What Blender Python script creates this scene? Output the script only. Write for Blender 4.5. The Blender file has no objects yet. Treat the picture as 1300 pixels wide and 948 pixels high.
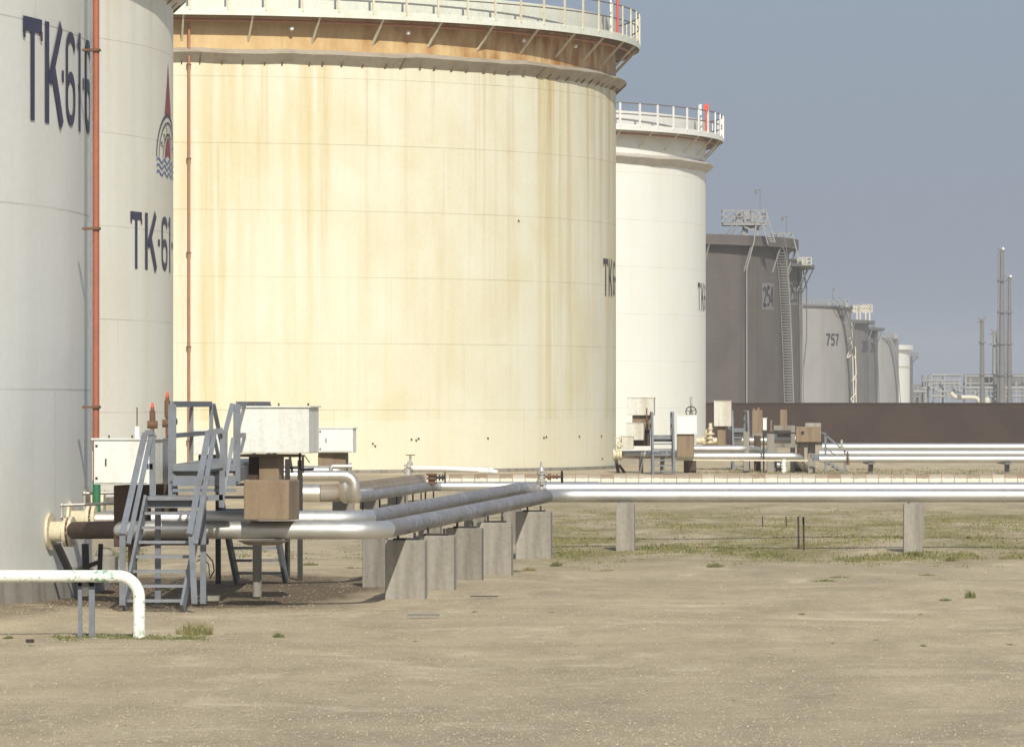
import bpy, math, random
from math import sin, cos, pi, radians as R_, atan2, sqrt, asin, atan
from mathutils import Vector, Matrix
random.seed(7)
S = bpy.context.scene
COL = S.collection
# ---------------------------------------------------------------- camera
F, YH, H = 6500.0, 512.0, 2.55           # focal length in photo pixels, horizon row, eye height
cam_d = bpy.data.cameras.new('camera'); cam = bpy.data.objects.new('camera', cam_d); COL.objects.link(cam)
cam.location = (0, 0, H); cam.rotation_euler = (R_(90), 0, 0)
cam_d.sensor_width = 36; cam_d.lens = F/1300*36; cam_d.shift_y = 38/1300
cam_d.clip_start = 0.5; cam_d.clip_end = 9000
S.camera = cam
# ---------------------------------------------------------------- sky, sun, exposure
SUN_AZ, SUN_EL = -10.0, 35.0               # degrees left of straight behind the camera, elevation
w = bpy.data.worlds.new('World'); S.world = w; w.use_nodes = True
wn, wl = w.node_tree.nodes, w.node_tree.links
bg = wn['Background']; bg.inputs[1].default_value = 0.105
sky = wn.new('ShaderNodeTexSky'); sky.sky_type = 'NISHITA'; sky.sun_disc = False
sky.sun_elevation = R_(SUN_EL); sky.sun_rotation = R_(180+SUN_AZ)
sky.air_density = 1.0; sky.dust_density = 3.0; sky.ozone_density = 1.2
mx = wn.new('ShaderNodeMixRGB'); mx.inputs[0].default_value = 0.72
mx.inputs[2].default_value = (2.35, 2.9, 4.0, 1)
wl.new(sky.outputs[0], mx.inputs[1]); wl.new(mx.outputs[0], bg.inputs[0])
sl = bpy.data.lights.new('sun', 'SUN'); sl.energy = 4.2; sl.angle = R_(0.6); sl.color = (1.0, 0.945, 0.83)
so = bpy.data.objects.new('sun', sl); COL.objects.link(so); so.location = (-10, -20, 60)
ld = Vector((sin(R_(SUN_AZ))*cos(R_(SUN_EL)), cos(R_(SUN_AZ))*cos(R_(SUN_EL)), -sin(R_(SUN_EL))))
so.rotation_euler = ld.to_track_quat('-Z', 'Y').to_euler()
S.view_settings.view_transform = 'Standard'; S.view_settings.look = 'None'
S.view_settings.exposure = 0.06; S.view_settings.gamma = 1; S.view_settings.use_curve_mapping = False
S.render.resolution_x = 1024; S.render.resolution_y = 746
S.cycles.max_bounces = 6; S.cycles.volume_bounces = 1
# ---------------------------------------------------------------- helpers
def PX(x, d): return (x-650.0)*d/F
def PZ(y, d): return H-(y-YH)*d/F
def P(x, y, d): return Vector((PX(x, d), d, PZ(y, d)))
def DG(y): return F*H/(y-YH)             # distance of the ground seen at photo row y

def tag(o, label=None, cat=None, group=None, kind=None):
    for k, v in (('label', label), ('category', cat), ('group', group), ('kind', kind)):
        if v: o[k] = v
    return o
def thing(name, label, cat, loc, group=None):
    o = bpy.data.objects.new(name, None); COL.objects.link(o)
    o.location = loc; o.empty_display_size = 0.3
    return tag(o, label, cat, group)
def wloc(o):
    v = Vector((0, 0, 0))
    while o is not None:
        v += o.location; o = o.parent
    return v

class MB:
    """collects shapes in world coordinates, builds ONE mesh object"""
    def __init__(s): s.v, s.f, s.sm = [], [], []
    def add(s, vs, fs, smooth=False):
        b = len(s.v); s.v += [tuple(v) for v in vs]
        s.f += [tuple(b+i for i in f) for f in fs]; s.sm += [smooth]*len(fs); return s
    def box(s, c, size, yaw=0.0, pitch=0.0, roll=0.0):
        M = Matrix.Rotation(yaw, 3, 'Z') @ Matrix.Rotation(pitch, 3, 'X') @ Matrix.Rotation(roll, 3, 'Y')
        x, y, z = size[0]/2, size[1]/2, size[2]/2
        vs = [Vector(c)+M @ Vector(p) for p in ((-x,-y,-z),(x,-y,-z),(x,y,-z),(-x,y,-z),(-x,-y,z),(x,-y,z),(x,y,z),(-x,y,z))]
        return s.add(vs, [(0,3,2,1),(4,5,6,7),(0,1,5,4),(1,2,6,5),(2,3,7,6),(3,0,4,7)])
    def bpx(s, x0, x1, y0, y1, d, dep, yaw=0.0):
        """box whose front spans photo columns x0..x1, rows y0..y1 at distance d"""
        a, b = P(x0, y0, d), P(x1, y1, d)
        return s.box(((a.x+b.x)/2, d+dep/2, (a.z+b.z)/2), (abs(b.x-a.x), dep, abs(a.z-b.z)), yaw)
    def bar(s, a, b, w=.06, t=.03, up=Vector((0, 0, 1))):
        a, b = Vector(a), Vector(b); dr = (b-a).normalized()
        u = up if abs(dr.dot(up)) < .97 else Vector((0, 1, 0))
        sd = dr.cross(u).normalized(); uu = sd.cross(dr).normalized()
        vs = []
        for p in (a, b):
            for i, j in ((-1,-1),(1,-1),(1,1),(-1,1)): vs.append(p+sd*i*w/2+uu*j*t/2)
        return s.add(vs, [(0,1,2,3),(7,6,5,4),(0,4,5,1),(1,5,6,2),(2,6,7,3),(3,7,4,0)])
    def tube(s, pts, r, n=20, cap=True, rs=None):
        pts = [Vector(p) for p in pts]; m = len(pts); rings = []
        t0 = (pts[1]-pts[0]).normalized()
        u = Vector((0, 0, 1)) if abs(t0.z) < .9 else Vector((0, -1, 0))
        nrm = (u-t0*u.dot(t0)).normalized()
        for i, p in enumerate(pts):
            if i == 0: t = pts[1]-pts[0]
            elif i == m-1: t = pts[-1]-pts[-2]
            else: t = (pts[i+1]-p).normalized()+(p-pts[i-1]).normalized()
            t.normalize(); nrm = (nrm-t*nrm.dot(t)).normalized(); bn = t.cross(nrm)
            rr = rs[i] if rs else r
            rings.append([p+(nrm*cos(2*pi*k/n)+bn*sin(2*pi*k/n))*rr for k in range(n)])
        vs = [v for rg in rings for v in rg]
        fs = [(i*n+k, i*n+(k+1) % n, (i+1)*n+(k+1) % n, (i+1)*n+k) for i in range(m-1) for k in range(n)]
        s.add(vs, fs, True)
        if cap:
            s.add(rings[0], [tuple(range(n))[::-1]]); s.add(rings[-1], [tuple(range(n))])
        return s
    def cyl(s, a, b, r, n=20, r2=None):
        return s.tube([a, b], r, n, rs=[r, r if r2 is None else r2])
    def disc(s, c, axis, r, th, n=24):
        c, ax = Vector(c), Vector(axis).normalized()
        return s.cyl(c-ax*th/2, c+ax*th/2, r, n)
    def ball(s, c, r, n=12, sz=1.0):
        vs, fs = [], []
        m = n//2
        for i in range(m+1):
            for k in range(n):
                a = pi*i/m; vs.append(Vector(c)+Vector((sin(a)*cos(2*pi*k/n)*r, sin(a)*sin(2*pi*k/n)*r, cos(a)*r*sz)))
        for i in range(m):
            for k in range(n): fs.append((i*n+k, (i+1)*n+k, (i+1)*n+(k+1) % n, i*n+(k+1) % n))
        return s.add(vs, fs, True)
    def ringlathe(s, cx, cy, prof, n=192, close=False, wav=0.0, smooth=False):
        """revolve profile [(r, z)...] round a vertical axis"""
        m = len(prof); vs = []
        ph = [random.random()*6 for _ in range(4)]
        for i in range(n):
            a = 2*pi*i/n
            wv = wav*(sin(a*23+ph[0])+.6*sin(a*41+ph[1])+.5*sin(a*67+ph[2])) if wav else 0
            for (r, z) in prof: vs.append((cx+r*sin(a), cy-r*cos(a), z+wv))
        mm = m if close else m-1
        fs = [(i*m+k, ((i+1) % n)*m+k, ((i+1) % n)*m+(k+1) % m, i*m+(k+1) % m) for i in range(n) for k in range(mm)]
        return s.add(vs, fs, smooth)
    def build(s, name, mat, parent=None, loc=None, label=None, cat=None, group=None, kind=None, bev=0.0):
        me = bpy.data.meshes.new(name)
        base = wloc(parent) if parent is not None else Vector(loc or (0, 0, 0))
        me.from_pydata([(v[0]-base.x, v[1]-base.y, v[2]-base.z) for v in s.v], [], s.f)
        me.polygons.foreach_set('use_smooth', s.sm); me.update()
        o = bpy.data.objects.new(name, me); COL.objects.link(o)
        if mat is not None: me.materials.append(mat)
        if parent is not None: o.parent = parent
        else: o.location = base
        if bev:
            m = o.modifiers.new('bevel', 'BEVEL'); m.width = bev; m.segments = 2; m.limit_method = 'ANGLE'
        return tag(o, label, cat, group, kind)

def fillet(pts, rad, n=8):
    pts = [Vector(p) for p in pts]; out = [pts[0]]
    for i in range(1, len(pts)-1):
        a, b, c = pts[i-1], pts[i], pts[i+1]
        u, v = (a-b).normalized(), (c-b).normalized()
        ang = u.angle(v); t = rad/math.tan(ang/2)
        t = min(t, (a-b).length*.48, (c-b).length*.48)
        r = t*math.tan(ang/2)
        ctr = b+(u+v).normalized()*(r/sin(ang/2))
        p0, p1 = b+u*t, b+v*t
        a0, a1 = p0-ctr, p1-ctr
        tot = a0.angle(a1)
        ax = a0.cross(a1).normalized()
        for k in range(n+1):
            out.append(ctr+Matrix.Rotation(tot*k/n, 3, ax) @ a0)
    out.append(pts[-1]); return out

# ---------------------------------------------------------------- materials
def nodes(name):
    m = bpy.data.materials.new(name); m.use_nodes = True
    nt = m.node_tree; return m, nt.nodes, nt.links, nt.nodes['Principled BSDF']
def val(n, l, op, a, b=None, c=None):
    q = n.new('ShaderNodeMath'); q.operation = op
    for i, x in enumerate((a, b, c)):
        if x is None: continue
        if isinstance(x, (int, float)): q.inputs[i].default_value = x
        else: l.new(x, q.inputs[i])
    return q.outputs[0]
def ramp(n, l, fac, p0, p1, c0=(0,0,0,1), c1=(1,1,1,1)):
    r = n.new('ShaderNodeValToRGB'); l.new(fac, r.inputs[0])
    r.color_ramp.elements[0].position = p0; r.color_ramp.elements[1].position = p1
    r.color_ramp.elements[0].color = c0; r.color_ramp.elements[1].color = c1
    return r.outputs[0]
def mix(n, l, fac, a, b, mode='MIX'):
    q = n.new('ShaderNodeMixRGB'); q.blend_type = mode
    for i, x in enumerate((fac, a, b)):
        if isinstance(x, (int, float)): q.inputs[i].default_value = x
        elif isinstance(x, tuple): q.inputs[i].default_value = (*x, 1) if len(x) == 3 else x
        else: l.new(x, q.inputs[i])
    return q.outputs[0]
def noise(n, l, vec, scale, detail=4, rough=.55, dist=0.0):
    q = n.new('ShaderNodeTexNoise'); q.inputs['Scale'].default_value = scale
    q.inputs['Detail'].default_value = detail; q.inputs['Roughness'].default_value = rough
    q.inputs['Distortion'].default_value = dist
    if vec is not None: l.new(vec, q.inputs['Vector'])
    return q.outputs['Fac']
def objco(n): return n.new('ShaderNodeTexCoord').outputs['Object']
def scl(n, l, vec, s):
    q = n.new('ShaderNodeMapping'); q.inputs['Scale'].default_value = s; l.new(vec, q.inputs[0]); return q.outputs[0]
def bump(n, l, b, h, st, dist=.02):
    q = n.new('ShaderNodeBump'); q.inputs['Strength'].default_value = st; q.inputs['Distance'].default_value = dist
    l.new(h, q.inputs['Height']); l.new(q.outputs[0], b.inputs['Normal'])

def mat_simple(name, col, dirt=None, amt=.35, sc=6.0, rough=.6, metal=0.0, bmp=.15, streak=False, ps=(.45, .7)):
    m, n, l, b = nodes(name); oc = objco(n)
    v = scl(n, l, oc, (1, 1, .12)) if streak else oc
    f = noise(n, l, v, sc, 6, .6); g = noise(n, l, oc, sc*6, 3, .6)
    dirt = dirt or tuple(c*.6 for c in col)
    k = val(n, l, 'MULTIPLY', ramp(n, l, f, *ps), amt)
    c = mix(n, l, k, col, dirt)
    c = mix(n, l, .25, c, mix(n, l, 1.0, c, ramp(n, l, g, .3, .7, (.6,.6,.6,1), (1.25,1.25,1.25,1)), 'MULTIPLY'))
    l.new(c, b.inputs['Base Color']); b.inputs['Roughness'].default_value = rough; b.inputs['Metallic'].default_value = metal
    if bmp: bump(n, l, b, g, bmp, .01)
    return m

def mat_tank(name, base, stain, amt=.4, rust=(.42,.22,.07), rustamt=.0, topz=None, topcol=None, z0=2.3, seam=.25, Rr=18.5, rough=.55, blotch=.2, lowband=None):
    m, n, l, b = nodes(name); oc = objco(n)
    sp = n.new('ShaderNodeSeparateXYZ'); l.new(oc, sp.inputs[0])
    ang = val(n, l, 'ARCTAN2', sp.outputs[0], val(n, l, 'MULTIPLY', sp.outputs[1], -1))
    u = val(n, l, 'MULTIPLY', ang, Rr); z = sp.outputs[2]
    cb = n.new('ShaderNodeCombineXYZ'); l.new(u, cb.inputs[0]); l.new(z, cb.inputs[2])
    uv = cb.outputs[0]
    s1 = noise(n, l, scl(n, l, uv, (.45, 1, .035)), 1.0, 3, .5)
    s2 = noise(n, l, scl(n, l, uv, (2.6, 1, .10)), 1.0, 5, .6)
    s3 = noise(n, l, scl(n, l, uv, (.30, 1, .22)), 1.0, 6, .62, .4)
    s4 = noise(n, l, scl(n, l, uv, (7, 1, 7)), 1.0, 6, .7)
    a = val(n, l, 'MULTIPLY', ramp(n, l, s1, .38, .68), ramp(n, l, s2, .33, .66))
    c = mix(n, l, val(n, l, 'MULTIPLY', a, amt), base, stain)
    c = mix(n, l, val(n, l, 'MULTIPLY', ramp(n, l, s3, .42, .72), blotch), c, stain)
    if lowband:                                     # paint refreshed on the bottom course
        k = val(n, l, 'MULTIPLY', val(n, l, 'LESS_THAN', val(n, l, 'ADD', z, val(n, l, 'MULTIPLY', s3, .3)), lowband[0]), .55)
        c = mix(n, l, k, c, lowband[1])
    if rustamt:                                     # streaks running down from the girder
        zz = val(n, l, 'SUBTRACT', 1.0, val(n, l, 'MULTIPLY', val(n, l, 'SUBTRACT', 15.0, z), .085))
        zz = val(n, l, 'MAXIMUM', zz, .12)
        s5 = noise(n, l, scl(n, l, uv, (2.4, 1, .05)), 1.0, 6, .7)
        k = val(n, l, 'MULTIPLY', ramp(n, l, s5, .50, .72), zz)
        side = ramp(n, l, val(n, l, 'ADD', val(n, l, 'MULTIPLY', ang, .45), val(n, l, 'MULTIPLY', s1, .5)), .25, .85)
        k = val(n, l, 'MULTIPLY', val(n, l, 'MULTIPLY', k, rustamt), val(n, l, 'ADD', side, .25))
        c = mix(n, l, k, c, rust)
    if topz:
        k = val(n, l, 'GREATER_THAN', z, topz)
        s6 = noise(n, l, scl(n, l, uv, (1.3, 1, .5)), 1.0, 6, .65)
        tc = mix(n, l, val(n, l, 'MULTIPLY', ramp(n, l, s6, .38, .68), val(n, l, 'ADD', .35, ramp(n, l, ang, .2, 1.2))), topcol[0], topcol[1])
        c = mix(n, l, k, c, tc)
    # seams
    q = val(n, l, 'DIVIDE', val(n, l, 'SUBTRACT', z, z0-2.42*4), 2.42)
    fr = val(n, l, 'FRACT', q); row = val(n, l, 'FLOOR', q)
    hs = val(n, l, 'LESS_THAN', fr, .010)
    vq = val(n, l, 'FRACT', val(n, l, 'ADD', val(n, l, 'DIVIDE', u, 9.1), val(n, l, 'MULTIPLY', row, .37)))
    vs_ = val(n, l, 'MULTIPLY', val(n, l, 'LESS_THAN', vq, .0026), .7)
    sm = val(n, l, 'MAXIMUM', hs, vs_)
    sm = val(n, l, 'MULTIPLY', sm, val(n, l, 'ADD', ramp(n, l, s3, .3, .6), .35))
    c = mix(n, l, val(n, l, 'MULTIPLY', sm, seam), c, (.25,.2,.13))
    c = mix(n, l, .10, c, mix(n, l, 1.0, c, ramp(n, l, s4, .3, .7, (.55,.55,.55,1), (1.35,1.35,1.35,1)), 'MULTIPLY'))
    l.new(c, b.inputs['Base Color']); b.inputs['Roughness'].default_value = rough
    b.inputs['Specular IOR Level'].default_value = .25
    hgt = val(n, l, 'ADD', val(n, l, 'MULTIPLY', noise(n, l, scl(n, l, uv, (.35,1,.5)), 1.0, 2, .5), 3.0), val(n, l, 'MULTIPLY', sm, -.15))
    bump(n, l, b, hgt, .35, .03)
    return m

M = {}
M['tankA'] = mat_tank('grey_white_tank_paint', (.80,.81,.77), (.64,.64,.56), .35, z0=2.72, seam=.32, blotch=.35, rustamt=.12)
M['tankA2'] = mat_tank('off_white_tank_paint', (.80,.80,.72), (.66,.61,.45), .45, seam=.3, blotch=.35, rustamt=.2)
M['tankB'] = mat_tank('yellowed_tank_paint', (.72,.715,.585), (.60,.50,.25), .8, rustamt=.75, rust=(.45,.29,.11), topz=15.0,
                      topcol=((.62,.46,.24), (.36,.17,.055)), seam=.35, blotch=.45, lowband=(2.1, (.74,.71,.56)))
M['tankC'] = mat_tank('white_tank_paint', (.81,.825,.775), (.75,.68,.48), .18, seam=.22, blotch=.15, rustamt=.08)
M['tankD'] = mat_tank('weathered_brown_grey_tank_paint', (.147,.129,.120), (.09,.08,.075), .8, seam=.3, blotch=.6, Rr=20)
M['tankE'] = mat_tank('brown_grey_tank_paint', (.138,.126,.117), (.10,.088,.08), .6, seam=.3, blotch=.5, Rr=20)
M['tankF'] = mat_tank('light_grey_tank_paint', (.36,.355,.345), (.27,.26,.24), .6, seam=.3, blotch=.5, Rr=20)
M['tankG'] = mat_tank('dull_grey_tank_paint', (.19,.18,.17), (.12,.11,.10), .7, seam=.3, blotch=.5, Rr=20)
M['trim'] = mat_simple('pale_green_white_paint', (.72,.75,.66), (.5,.42,.25), .25, 1.5, .5, bmp=.05, streak=True)
M['railw'] = mat_simple('cream_rail_paint', (.70,.66,.50), (.4,.28,.12), .4, 3, .5)
M['railg'] = mat_simple('dark_rail_steel', (.16,.14,.12), (.1,.08,.06), .4, 3, .5)
M['girder'] = mat_simple('grime_girder_paint', (.42,.38,.31), (.22,.15,.09), .5, 1.2, .7)
M['girderC'] = mat_simple('pale_girder_paint', (.55,.52,.47), (.35,.28,.2), .4, 1.2, .7)
M['under'] = mat_simple('rusty_deck_underside', (.22,.15,.09), (.12,.07,.04), .6, 1.5, .8)
M['red'] = mat_simple('fire_main_red_paint', (.36,.115,.07), (.25,.08,.05), .4, 2.5, .5)
M['redfade'] = mat_simple('faded_red_paint', (.42,.18,.10), (.30,.14,.08), .5, 2.0, .6)
M['signal'] = mat_simple('bright_orange_red_paint', (.80,.09,.03), None, .15, 2, .5)
M['navy'] = mat_simple('navy_lettering_paint', (.035,.036,.085), (.08,.08,.12), .35, 5, .6, bmp=0)
M['letterdark'] = mat_simple('dark_lettering_paint', (.05,.045,.06), (.1,.09,.1), .35, 5, .6, bmp=0)
M['blue'] = mat_simple('blue_number_paint', (.025,.028,.055), None, .2, 3, .6, bmp=0)
M['panel'] = mat_simple('number_ground_paint', (.21,.20,.20), None, .2, 3, .6, bmp=0)
M['maroon'] = mat_simple('maroon_emblem_paint', (.26,.035,.045), (.35,.08,.08), .3, 5, .6, bmp=0)
M['wave'] = mat_simple('blue_wave_paint', (.12,.17,.36), None, .2, 5, .6, bmp=0)
M['steel'] = mat_simple('blue_grey_painted_steel', (.165,.185,.215), (.10,.085,.07), .5, 4, .5)
M['tread'] = mat_simple('worn_tread_steel', (.20,.215,.235), (.13,.10,.08), .5, 5, .5)
M['boxold'] = mat_simple('rust_stained_cabinet_paint', (.66,.67,.61), (.38,.30,.19), .7, 1.6, .5, streak=True)
M['box'] = mat_simple('weathered_white_cabinet_paint', (.72,.735,.69), (.48,.45,.36), .45, 3.5, .45, streak=True)
M['boxw'] = mat_simple('clean_white_cabinet_paint', (.82,.82,.78), (.6,.57,.48), .2, 3, .45)
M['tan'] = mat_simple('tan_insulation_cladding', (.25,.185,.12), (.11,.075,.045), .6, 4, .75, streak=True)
M['brown'] = mat_simple('dark_brown_and_shaded_cladding', (.075,.045,.028), (.035,.022,.015), .6, 4, .75, streak=True)  # brown parts, and shade painted into the housings by the stairs
M['cream'] = mat_simple('cream_flange_paint', (.68,.62,.45), (.35,.22,.10), .5, 9, .5)
M['rusty'] = mat_simple('rusted_iron', (.16,.085,.045), (.07,.04,.03), .6, 14, .85)
M['silver'] = mat_simple('silver_valve_paint', (.55,.54,.50), (.25,.2,.15), .5, 14, .45, metal=.5)
M['conc'] = mat_simple('weathered_concrete', (.34,.32,.275), (.17,.155,.13), .8, 2.6, .9, bmp=.7, streak=True)
M['conc2'] = mat_simple('stained_concrete', (.28,.262,.225), (.13,.115,.095), .8, 2.8, .9, bmp=.7, streak=True)
M['wallm'] = mat_simple('dark_brown_bund_wall', (.056,.037,.028), (.036,.025,.02), .8, .35, .9, bmp=.2)
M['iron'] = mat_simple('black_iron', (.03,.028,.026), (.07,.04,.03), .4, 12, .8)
M['far'] = mat_simple('far_plant_steel', (.30,.30,.29), (.2,.2,.2), .5, .5, .6)
M['fard'] = mat_simple('far_dark_steel', (.17,.165,.16), (.1,.1,.1), .5, .5, .6)
M['farp'] = mat_simple('far_pale_pipe', (.62,.58,.48), None, .2, .5, .5)
M['green'] = mat_simple('green_paint', (.03,.16,.08), None, .3, 4, .5)

def mat_white_pipe():
    m, n, l, b = nodes('chipped_white_pipe_paint'); oc = objco(n)
    f = noise(n, l, oc, 16, 8, .72); g = noise(n, l, oc, 2.2, 2, .5)
    k = ramp(n, l, val(n, l, 'MULTIPLY', f, val(n, l, 'ADD', val(n, l, 'MULTIPLY', g, .9), .55)), .56, .58)
    c = mix(n, l, k, (.84,.85,.80), (.22,.42,.27))
    c = mix(n, l, ramp(n, l, noise(n, l, oc, 3, 5, .6), .5, .8), c, (.70,.70,.62))
    l.new(c, b.inputs['Base Color']); b.inputs['Roughness'].default_value = .42; return m
M['wpipe'] = mat_white_pipe()

def mat_alu(name, col=(.80,.79,.76), rough=.36, dull=.35):
    m, n, l, b = nodes(name); oc = objco(n)
    f = noise(n, l, oc, 2.5, 5, .6); g = noise(n, l, oc, 11, 5, .7)
    c = mix(n, l, val(n, l, 'MULTIPLY', ramp(n, l, f, .4, .75), dull), col, (.46,.42,.36))
    l.new(c, b.inputs['Base Color']); b.inputs['Metallic'].default_value = .85
    l.new(ramp(n, l, g, .2, .85, (rough-.06,)*3+(1,), (rough+.16,)*3+(1,)), b.inputs['Roughness'])
    bump(n, l, b, f, .12, .02); return m
M['alu'] = mat_alu('aluminium_pipe_jacket', (.66,.66,.64), .46)
M['alu2'] = mat_alu('aged_aluminium_jacket', (.72,.69,.63), .42, .55)
def mat_galv():
    m, n, l, b = nodes('mottled_galvanised_jacket'); oc = objco(n)
    f = noise(n, l, scl(n, l, oc, (1, .45, 1)), 9, 7, .7, .3); g = noise(n, l, scl(n, l, oc, (1, .3, 1)), 2.0, 3, .6)
    c = mix(n, l, ramp(n, l, f, .40, .64), (.19,.195,.215), (.42,.42,.45))
    c = mix(n, l, ramp(n, l, g, .35, .7), c, (.24,.225,.215))
    l.new(c, b.inputs['Base Color']); b.inputs['Metallic'].default_value = .25; b.inputs['Roughness'].default_value = .55
    bump(n, l, b, f, .25, .01); return m
M['galv'] = mat_galv()
def mat_band(axis, name, top=(.22,.15,.095), side=(.70,.67,.56), per=.33):
    m, n, l, b = nodes(name); oc = objco(n)
    sp = n.new('ShaderNodeSeparateXYZ'); l.new(oc, sp.inputs[0])
    q = val(n, l, 'DIVIDE', sp.outputs[axis], per); fr = val(n, l, 'FRACT', q)
    fl = val(n, l, 'FLOOR', q)
    wn_ = n.new('ShaderNodeTexWhiteNoise'); wn_.noise_dimensions = '1D'; l.new(fl, wn_.inputs['W'])
    line = val(n, l, 'LESS_THAN', fr, .07)
    f = noise(n, l, oc, 5, 5, .65)
    tz = val(n, l, 'ADD', sp.outputs[2], val(n, l, 'MULTIPLY', val(n, l, 'SUBTRACT', f, .5), .10))
    k = val(n, l, 'GREATER_THAN', tz, .592)
    base = mix(n, l, val(n, l, 'MULTIPLY', wn_.outputs[0], .6), side, tuple(c*.72 for c in side))
    c = mix(n, l, val(n, l, 'MULTIPLY', k, val(n, l, 'ADD', .55, val(n, l, 'MULTIPLY', wn_.outputs[0], .4))), base, top)
    c = mix(n, l, line, c, (.30,.19,.11))
    l.new(c, b.inputs['Base Color']); b.inputs['Roughness'].default_value = .7; return m
M['bandx'] = mat_band(0, 'banded_block_jacket')
M['bandy'] = mat_band(1, 'banded_shade_side_jacket', (.20,.15,.10), (.30,.27,.22), .5)  # darker copy of the banding: shade side of the receding run painted in

def mat_ground():
    m, n, l, b = nodes('sandy_gravel'); oc = objco(n)
    big = noise(n, l, scl(n, l, oc, (.10, .035, 1)), 1, 5, .6, .5)
    mid = noise(n, l, scl(n, l, oc, (1, .35, 1)), .9, 6, .65)
    fine = noise(n, l, oc, 9, 8, .75); peb = n.new('ShaderNodeTexVoronoi')
    l.new(oc, peb.inputs['Vector']); peb.inputs['Scale'].default_value = 16
    c = mix(n, l, ramp(n, l, big, .42, .60), (.78,.675,.465), (.61,.53,.365))
    c = mix(n, l, ramp(n, l, mid, .42, .75), c, (.40,.33,.23))
    fin2 = noise(n, l, oc, 38, 4, .7)
    c = mix(n, l, val(n, l, 'MULTIPLY', ramp(n, l, fin2, .42, .60), .7), c, mix(n, l, 1.0, c, (.55,.52,.48), 'MULTIPLY'))
    c = mix(n, l, val(n, l, 'MULTIPLY', ramp(n, l, fine, .35, .62), .5), mix(n, l, .40, c, (.27,.21,.14)), mix(n, l, .35, c, (.74,.64,.46)))
    st = val(n, l, 'LESS_THAN', peb.outputs['Distance'], .22)
    w3 = n.new('ShaderNodeSeparateColor'); l.new(peb.outputs['Color'], w3.inputs[0])
    st = val(n, l, 'MULTIPLY', st, val(n, l, 'GREATER_THAN', w3.outputs[0], .72))
    c = mix(n, l, val(n, l, 'MULTIPLY', st, .8), c, mix(n, l, w3.outputs[1], (.70,.62,.46), (.30,.24,.17)))
    # long compacted wheel tracks and drifts
    tr = noise(n, l, scl(n, l, oc, (.12, .9, 1)), 1.0, 5, .6, .3)
    c = mix(n, l, val(n, l, 'MULTIPLY', ramp(n, l, tr, .52, .66), .55), c, (.42,.34,.24))
    tr2 = noise(n, l, scl(n, l, oc, (.35, .25, 1)), 1.7, 7, .7, .6)
    c = mix(n, l, val(n, l, 'MULTIPLY', ramp(n, l, tr2, .55, .70), .6), c, (.80,.70,.52))
    # dark brown soil round the tank nozzles and valve sets
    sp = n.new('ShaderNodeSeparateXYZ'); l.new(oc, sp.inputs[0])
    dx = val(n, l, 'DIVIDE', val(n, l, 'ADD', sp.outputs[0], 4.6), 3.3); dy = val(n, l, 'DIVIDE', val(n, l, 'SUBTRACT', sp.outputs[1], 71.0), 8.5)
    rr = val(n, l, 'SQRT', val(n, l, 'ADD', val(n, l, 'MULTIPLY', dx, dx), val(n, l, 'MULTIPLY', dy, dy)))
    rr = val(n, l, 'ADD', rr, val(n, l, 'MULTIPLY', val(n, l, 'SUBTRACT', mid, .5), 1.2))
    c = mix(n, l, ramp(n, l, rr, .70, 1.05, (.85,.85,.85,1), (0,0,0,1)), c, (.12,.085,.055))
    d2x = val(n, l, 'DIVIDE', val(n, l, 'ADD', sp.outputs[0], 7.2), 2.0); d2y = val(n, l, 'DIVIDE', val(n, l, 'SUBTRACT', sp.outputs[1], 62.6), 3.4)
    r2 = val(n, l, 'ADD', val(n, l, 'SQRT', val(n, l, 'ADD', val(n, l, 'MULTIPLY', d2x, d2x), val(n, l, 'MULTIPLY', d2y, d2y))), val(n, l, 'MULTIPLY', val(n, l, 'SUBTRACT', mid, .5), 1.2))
    c = mix(n, l, ramp(n, l, r2, .70, 1.1, (.6,.6,.6,1), (0,0,0,1)), c, (.17,.125,.085))  # second patch: shadow from beyond the left edge, painted into the soil colour
    # thin dry growth in the strip behind the pipes
    g = noise(n, l, scl(n, l, oc, (.5, .16, 1)), 1.0, 8, .72)
    zone = val(n, l, 'MULTIPLY', ramp(n, l, sp.outputs[1], 0, 1), 1)
    yy = n.new('ShaderNodeMapRange'); l.new(sp.outputs[1], yy.inputs[0])
    yy.inputs[1].default_value = 80; yy.inputs[2].default_value = 90
    y2 = n.new('ShaderNodeMapRange'); l.new(sp.outputs[1], y2.inputs[0])
    y2.inputs[1].default_value = 135; y2.inputs[2].default_value = 118
    x2 = n.new('ShaderNodeMapRange'); l.new(sp.outputs[0], x2.inputs[0])
    x2.inputs[1].default_value = -1.0; x2.inputs[2].default_value = .3
    zz = val(n, l, 'MULTIPLY', val(n, l, 'MULTIPLY', yy.outputs[0], y2.outputs[0]), x2.outputs[0])
    c = mix(n, l, val(n, l, 'MULTIPLY', ramp(n, l, g, .42, .60), val(n, l, 'MULTIPLY', zz, .9)), c, (.235,.205,.085))
    l.new(c, b.inputs['Base Color']); b.inputs['Roughness'].default_value = .95; b.inputs['Specular IOR Level'].default_value = .1
    hh = val(n, l, 'ADD', val(n, l, 'MULTIPLY', fine, .6), val(n, l, 'ADD', mid, val(n, l, 'MULTIPLY', st, .25)))
    bump(n, l, b, hh, .8, .09); return m
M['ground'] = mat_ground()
def mat_leaf(name, c1, c2):
    m, n, l, b = nodes(name); oc = objco(n)
    c = mix(n, l, ramp(n, l, noise(n, l, oc, 1.3, 4, .6), .35, .65), c1, c2)
    c = mix(n, l, ramp(n, l, noise(n, l, oc, 30, 2, .6), .35, .65), c, mix(n, l, .5, c, (.24,.21,.09)))
    l.new(c, b.inputs['Base Color']); b.inputs['Roughness'].default_value = .8; return m
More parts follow.
